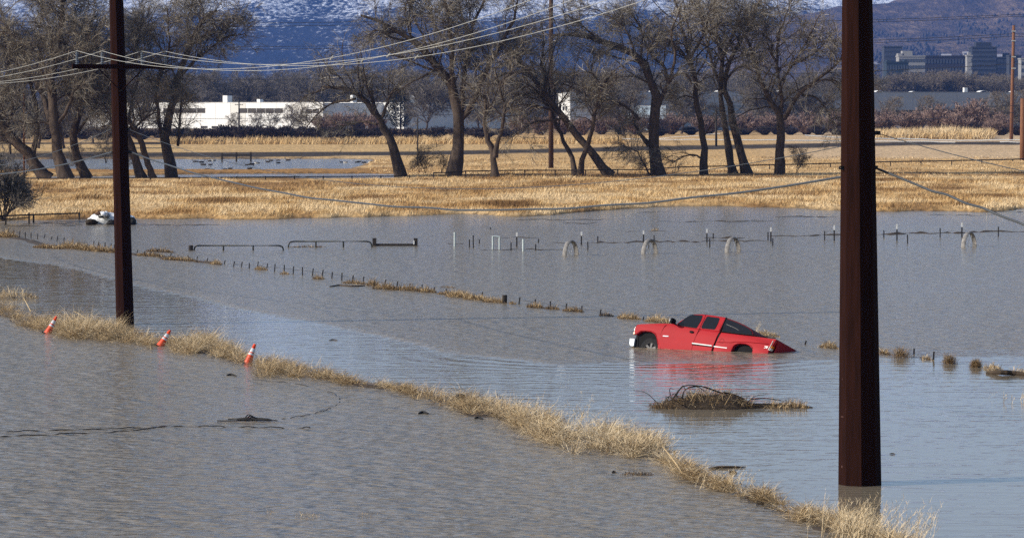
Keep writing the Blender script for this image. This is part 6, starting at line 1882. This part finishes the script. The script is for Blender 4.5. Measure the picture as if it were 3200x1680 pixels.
# --- cab top: leans in above the belt
ZB = S_(2180, 1025)[1]; SL = .30
def TI(px, py, off=.0):
    l, z, n = S_(px, py, -.03 + off, (ZB, SL)); return TP(l, z, n), (l, z, n)
top_pix = [(2112, 1012), (2126, 1001), (2148, 988), (2168, 981), (2195, 980.5), (2230, 984.5), (2262, 989.5), (2270, 991), (2262, 1009), (2249, 1035), (2215, 1031), (2180, 1027), (2140, 1020)]
Q = [TI(*p)[0] for p in top_pix]
mirr = lambda p: p - TNn * (2 * np.dot(p - TW, TNn) + WID)
Qm = [mirr(p) for p in Q]
n = len(Q)
F = [tuple(range(n)), tuple(range(2 * n - 1, n - 1, -1))] + [(i, n + i, n + (i + 1) % n, (i + 1) % n) for i in range(n)]
cabt = mk("cab_top", Q + Qm, F, MAT["red"], truck, bevel=.05, seg=3)
bmm = bmesh.new(); bmm.from_mesh(cabt.data); bmesh.ops.recalc_face_normals(bmm, faces=bmm.faces); bmm.to_mesh(cabt.data); bmm.free()

def pane(name, pix, mat, off=.006, tilt=True, parent=truck, thick=.02, N=0.0, bevel=.006):
    P = []
    for p in pix:
        if tilt: P.append(TI(p[0], p[1], off)[0])
        else:
            l, z, nn = S_(p[0], p[1], N + off); P.append(TP(l, z, nn))
    inn = nrm(TNn + TU * SL) if tilt else TNn
    n = len(P)
    V = P + [p - inn * thick for p in P]
    F = [tuple(range(n)), tuple(range(2 * n - 1, n - 1, -1))] + [(i, n + i, n + (i + 1) % n, (i + 1) % n) for i in range(n)]
    o = mk(name, V, F, mat, parent, bevel=bevel, seg=2)
    bmm = bmesh.new(); bmm.from_mesh(o.data); bmesh.ops.recalc_face_normals(bmm, faces=bmm.faces); bmm.to_mesh(o.data); bmm.free()
    return o
pane("window", [(2117, 1014.5), (2122, 1008), (2140, 994), (2154, 985), (2164, 982.5), (2194, 984.5), (2196.5, 987), (2190, 1004), (2178, 1023), (2174, 1024), (2142, 1019.5), (2124, 1016.5)], MAT["tint"])
pane("window", [(2208.5, 989), (2212, 987.5), (2246, 992), (2249.5, 995), (2245, 1008), (2236, 1026), (2232, 1029), (2194, 1025.5), (2191, 1022), (2197, 1008)], MAT["tint"])
# door outlines
def line(name, pix, w, mat, N=-.02, tilt=False, h=.012):
    P = []
    for p in pix:
        if tilt: P.append(TI(p[0], p[1], .004)[0])
        else:
            l, z, nn = S_(p[0], p[1], N); P.append(TP(l, z, nn))
    return mk(name, *tube(spline(P, max(4, len(P) * 4)), w, 5), mat, truck)
MAT["seam"] = M("dark_red_seam", (.11, .006, .008), .7)
line("door_seam", [(2064, 1092), (2064, 1070), (2063, 1056), (2066, 1040), (2075, 1022), (2082, 1014)], .008, MAT["seam"])
line("door_seam", [(2162, 1090), (2168, 1066), (2176, 1046), (2184, 1030)], .009, MAT["seam"])
line("door_seam", [(2184, 1030), (2192, 1012), (2203, 990), (2205, 982)], .008, MAT["seam"], tilt=True)
line("belt_crease", [(2058, 1051.5), (2110, 1055), (2164, 1062), (2228, 1069.5)], .010, MAT["red"], N=-.018)
line("belt_crease", [(2058, 1056), (2110, 1060), (2163, 1066.5)], .007, MAT["red"], N=-.018)
line("fender_lip", [(2056, 1075), (2054, 1058), (2047, 1042), (2034, 1034), (2016, 1031.5), (2003, 1033), (1993, 1039), (1988, 1042.5)], .017, MAT["red"], N=-.01)
line("fender_lip", [(2286, 1091), (2292, 1080), (2301, 1073.5), (2312, 1071.5), (2328, 1072.5), (2342, 1077.5), (2350, 1086)], .016, MAT["red"], N=.008)
line("bed_crease", [(2240, 1067), (2280, 1069), (2300, 1067), (2340, 1068), (2400, 1073)], .010, MAT["red"], N=.004)
line("bed_rail_cap", [(2253, 1035.5), (2300, 1041), (2352, 1047), (2400, 1053), (2424, 1056)], .016, MAT["trimblack"], N=-.03)
# fuel door
l, z, nn = S_(2255, 1064.5, .002); V = []; F = []
for i in range(20):
    a = 2 * math.pi * i / 20
    for r_ in (.085, .078): V.append(TP(l + r_ * math.cos(a), z + r_ * math.sin(a), .006))
for i in range(20): F.append((2 * i, 2 * ((i + 1) % 20), 2 * ((i + 1) % 20) + 1, 2 * i + 1))
mk("fuel_door", V, F, MAT["seam"], truck)
# door skins following the bulge of the flank
def flank(z): return float(np.interp(z, [-.4, .0, .30, .42, .50, .80, .95, 1.05], [-.05, -.022, -.004, .0, -.012, -.022, -.05, -.085]))
def door(left, right, zt_l, zt_r, zlow=-.30, n=16):
    LL = np.array(sorted([S_(*p)[:2][::-1] for p in left])); RR = np.array(sorted([S_(*p)[:2][::-1] for p in right]))
    V, F = [], []
    for i in range(n + 1):
        t = i / n
        row = []
        zl = zlow + (zt_l - zlow) * t; zr = zlow + (zt_r - zlow) * t
        l0 = np.interp(zl, LL[:, 0], LL[:, 1]) + .012; l1 = np.interp(zr, RR[:, 0], RR[:, 1]) - .012
        for j in range(7):
            u = j / 6; z = zl + (zr - zl) * u
            V.append(TP(l0 + (l1 - l0) * u, z, flank(z) + .007))
    for i in range(n):
        for j in range(6): F.append((i * 7 + j, i * 7 + j + 1, (i + 1) * 7 + j + 1, (i + 1) * 7 + j))
    return mk("door", V, F, MAT["red"], truck, smooth=True)
fdoor = door([(2064, 1092), (2064, 1070), (2063, 1056), (2066, 1040), (2075, 1024), (2084, 1016)], [(2162, 1090), (2168, 1066), (2176, 1046), (2183, 1031)], S_(2100, 1018)[1], S_(2181, 1030)[1])
rdoor = door([(2163, 1090), (2169, 1066), (2177, 1046), (2185, 1031)], [(2226, 1086), (2231, 1074), (2240, 1050), (2245, 1038)], S_(2186, 1031)[1], S_(2242, 1039)[1])
# handle, mouldings, badges
l, z, nn = S_(2161, 1036.5); V = []; F = []
for i in range(16):
    a = 2 * math.pi * i / 16; V.append(TP(l + .085 * math.cos(a), z + .045 * math.sin(a), -.012))
for i in range(16):
    a = 2 * math.pi * i / 16; V.append(TP(l + .07 * math.cos(a), z + .032 * math.sin(a), .012))
F = [(i, (i + 1) % 16, 16 + (i + 1) % 16, 16 + i) for i in range(16)] + [tuple(range(16, 32))]
mk("door_handle", [v + TNn * .012 for v in V], F, MAT["trimblack"], fdoor)
pane("moulding", [(2162, 1069.5), (2224, 1077.5), (2224, 1081), (2162, 1073)], MAT["whitepipe"], .016, False, N=.0)
pane("moulding_strip", [(2162, 1073.3), (2224, 1081.3), (2224, 1084.5), (2161, 1077)], MAT["trimblack"], .010, False, N=.0)
pane("moulding", [(2230, 1079.5), (2272, 1085), (2271, 1088), (2230, 1083)], MAT["whitepipe"], .016, False)
for i in range(7):                                         # raised chrome lettering of the door badge, too small to read
    x = 2071.5 + i * 2.5
    pane("badge_letter", [(x, 1047.4 + i * .12), (x + 1.8, 1047.5 + i * .12), (x + 1.8, 1050.6 + i * .12), (x, 1050.4 + i * .12)], MAT["chrome"], .012, False, N=.0, bevel=0)
# white 71 decal on the bedside
def decal(pix): pane("decal", pix, MAT["whitepipe"], .010, False, thick=.006, bevel=0)
decal([(2389.5, 1080), (2398, 1081), (2397.3, 1082.8), (2388.9, 1081.8)]); decal([(2395.2, 1082.3), (2397.6, 1082.6), (2390.5, 1087.6), (2386.6, 1087.2)]); decal([(2398.3, 1081.1), (2401.2, 1081.4), (2396.4, 1088.2), (2393.4, 1087.9)])
# pillar rubber between cab and cover
line("rubber_edge", [(2270, 991), (2262, 1009), (2250, 1034)], .02, MAT["trimblack"], tilt=True)
# --- fastback cover sloping from the roof to the bed sides
cov = [(2268, 991.5), (2285, 997), (2305, 1004.5), (2325, 1013.5), (2342, 1024), (2350, 1031), (2353, 1039), (2354, 1047), (2330, 1044.5), (2300, 1041), (2254, 1035.5), (2260, 1014)]
Q = [TI(*p, -.02)[0] for p in cov]
Qm = [mirr(p) for p in Q]; n = len(Q)
F = [tuple(range(n)), tuple(range(2 * n - 1, n - 1, -1))] + [(i, n + i, n + (i + 1) % n, (i + 1) % n) for i in range(n)]
fb = mk("bed_cover", Q + Qm, F, MAT["seam"], truck, bevel=.03, seg=2)
bmm = bmesh.new(); bmm.from_mesh(fb.data); bmesh.ops.recalc_face_normals(bmm, faces=bmm.faces); bmm.to_mesh(fb.data); bmm.free()
pane("cover_window", [(2269, 995), (2286, 1000.5), (2305, 1008), (2324, 1016.5), (2340, 1026), (2348, 1034), (2350, 1045), (2300, 1039.5), (2256, 1034), (2261, 1014)], MAT["tint"], .0)
line("cover_rib", [(2270, 1013), (2292, 1022), (2308, 1031)], .008, MAT["alu"], tilt=True)
# --- tail: tailgate, lamps
gt = [S_(2421, 1060)[:2], S_(2411, 1078)[:2], S_(2401, 1096)[:2]]
e = .012
V = [TP(gt[0][0] + e, gt[0][1] - .02, -.20), TP(gt[0][0] + e, gt[0][1] - .02, -WID + .20), TP(tail_low[0] + .06, -.40, -WID + .20), TP(tail_low[0] + .06, -.40, -.20)]
V2 = [v + TR * .035 for v in V]
mk("tailgate", V + V2, [(0, 1, 2, 3), (7, 6, 5, 4), (0, 4, 5, 1), (1, 5, 6, 2), (2, 6, 7, 3), (3, 7, 4, 0)], MAT["red"], truck, bevel=.012)
def lamp(name, pa, pb, mat, n0_, n1_):
    a, b_ = S_(*pa)[:2], S_(*pb)[:2]
    V = [TP(a[0] - .035, a[1], n0_ + .004), TP(a[0] + .03, a[1], n0_ - .03), TP(a[0] + .03, a[1], n1_), TP(a[0] - .035, a[1], n1_), TP(b_[0] - .035, b_[1], n0_ + .004), TP(b_[0] + .03, b_[1], n0_ - .03), TP(b_[0] + .03, b_[1], n1_), TP(b_[0] - .035, b_[1], n1_)]
    mk(name, V, [(0, 1, 2, 3), (7, 6, 5, 4), (0, 4, 5, 1), (1, 5, 6, 2), (2, 6, 7, 3), (3, 7, 4, 0)], mat, truck)
lamp("tail_lamp", (2419, 1064), (2410.5, 1079), MAT["redlens"], .0, -.19)
lamp("indicator_lamp", (2410.3, 1079.4), (2406.5, 1086), MAT["amber"], .0, -.19)
lamp("reversing_lamp", (2406.2, 1086.4), (2402, 1093), MAT["lens"], .0, -.19)
line("lamp_edge", [(2416, 1064), (2402, 1091)], .010, MAT["whitepipe"], N=.004)
# --- nose: headlamp, marker, grille, bumper
pane("headlamp", [(1986, 1020), (1990, 1018.5), (1990.5, 1025), (1986.5, 1034.5), (1981.5, 1034.5), (1981.5, 1028)], MAT["lens"], .012, False, N=-.03, thick=.2)
pane("marker_lamp", [(1981, 1036), (1985, 1036), (1984, 1041.5), (1979.5, 1044), (1978.5, 1040)], MAT["amber"], .014, False, N=-.03, thick=.15)
g0, g1 = S_(1990, 1016), S_(1984, 1044)
V = [TP(g0[0] - .06, g0[1], -.25), TP(g0[0] - .06, g0[1], -WID + .25), TP(g1[0] - .08, g1[1], -WID + .25), TP(g1[0] - .08, g1[1], -.25)]
V2 = [v + TR * .12 for v in V]
mk("grille", V + V2, [(3, 2, 1, 0), (4, 5, 6, 7), (0, 1, 5, 4), (1, 2, 6, 5), (2, 3, 7, 6), (3, 0, 4, 7)], MAT["trimblack"], truck)
bp_ = [(1965.5, 1054.5), (1982.5, 1055.5), (1979, 1079.5), (1974, 1081), (1966, 1079), (1964, 1072)]
shell("front_bumper", bp_, MAT["chrome"], -.04, -WID + .04, .02, 3)
shell("bumper_valance", None, MAT["trimblack"], -.12, -WID + .12, .0, 1, pts=[S_(1983, 1046)[:2], S_(1990, 1046)[:2], S_(1988, 1090)[:2], S_(1976, 1090)[:2]])
pane("hood_edge", [(1986, 1017), (1993, 1012.5), (1995, 1013.5), (1988, 1019)], MAT["trimblack"], .012, False, N=-.05)
# --- wheels
def tyre_wheel(c, R=.405, w=.27, hub=True):
    S = 40
    def ring(prof, name, mat, parent):
        V, F = [], []
        for i in range(S):
            a = 2 * math.pi * i / S
            for (r_, o_) in prof: V.append(TP(c[0] + r_ * math.cos(a), c[1] + r_ * math.sin(a), -.10 + o_))
        m = len(prof)
        for i in range(S):
            for j in range(m - 1): F.append((i * m + j, i * m + j + 1, ((i + 1) % S) * m + j + 1, ((i + 1) % S) * m + j))
        return mk(name, V, F, mat, parent, smooth=True)
    t = ring([(.235, -w), (.33, -w - .01), (R - .03, -w + .01), (R, -w + .05), (R, -.05), (R - .03, -.01), (.33, .01), (.235, .0)], "wheel", MAT["tyre"], truck)
    ring([(.236, -.01), (.225, .004), (.205, -.02), (.20, -.10), (.06, -.12), (.0, -.12)], "rim", MAT["rim"], t)
    for i in range(6):
        a = 2 * math.pi * i / 6 + .5
        d = (math.cos(a), math.sin(a)); e_ = (-math.sin(a), math.cos(a))
        q = lambda r_, s, o_: TP(c[0] + d[0] * r_ + e_[0] * s, c[1] + d[1] * r_ + e_[1] * s, -.10 + o_)
        V = [q(.04, -.03, -.03), q(.04, .03, -.03), q(.21, .035, -.015), q(.21, -.035, -.015)]
        V += [v - TNn * .03 for v in V]
        mk("spoke", V, [(0, 1, 2, 3), (7, 6, 5, 4), (0, 4, 5, 1), (1, 5, 6, 2), (2, 6, 7, 3), (3, 7, 4, 0)], MAT["spk"], t)
tyre_wheel((0.0, 0.0))
tyre_wheel((LB, -.10))
# --- door mirror
def blob(name, c, rx, ry, rz, mat):
    V, F = [], []
    for i in range(9):
        a = math.pi * i / 8
        for j in range(14):
            b_ = 2 * math.pi * j / 14
            sq = lambda v: math.copysign(abs(v) ** .7, v)
            V.append(c + TR * rx * sq(math.sin(a) * math.cos(b_)) + TNn * ry * sq(math.sin(a) * math.sin(b_)) + TU * rz * sq(math.cos(a)))
    for i in range(8):
        for j in range(14): F.append((i * 14 + j, i * 14 + (j + 1) % 14, (i + 1) * 14 + (j + 1) % 14, (i + 1) * 14 + j))
    return mk(name, V, F, mat, truck, smooth=True)
l, z, nn = S_(2103, 1002.5, .20)
mc = TP(l, z, .20)
blob("door_mirror", mc, .075, .14, .095, MAT["trimblack"])
blob("mirror_cap", mc - TR * .05, .05, .12, .085, MAT["chrome"])
line("mirror_arm", [(2106, 1009), (2114, 1014)], .03, MAT["trimblack"], N=.05)
# drift lodged along the waterline of the driver's side
rngd = np.random.default_rng(55); nn_ = 340
pxd = rngd.uniform(1962, 2480, nn_); pyd = np.interp(pxd, [1962, 2055, 2400, 2480], [1085, 1087, 1094, 1092]) + np.abs(rngd.normal(0, 2.2, nn_))
Pd = px_ground(pxd, pyd, .012)
fl = grass_obj("drift_flecks", Pd, rngd.uniform(.03, .16, nn_), rngd.uniform(.010, .022, nn_), rngd.uniform(0, 6.3, nn_), rngd.normal(1.5, .1, nn_), np.zeros(nn_), rngd.normal(.6, .25, nn_), MAT["grass"], rng=rngd)
tag(fl, "straw flecks drifting along the waterline of the red pickup", "drift", kind="stuff")
make_haze()
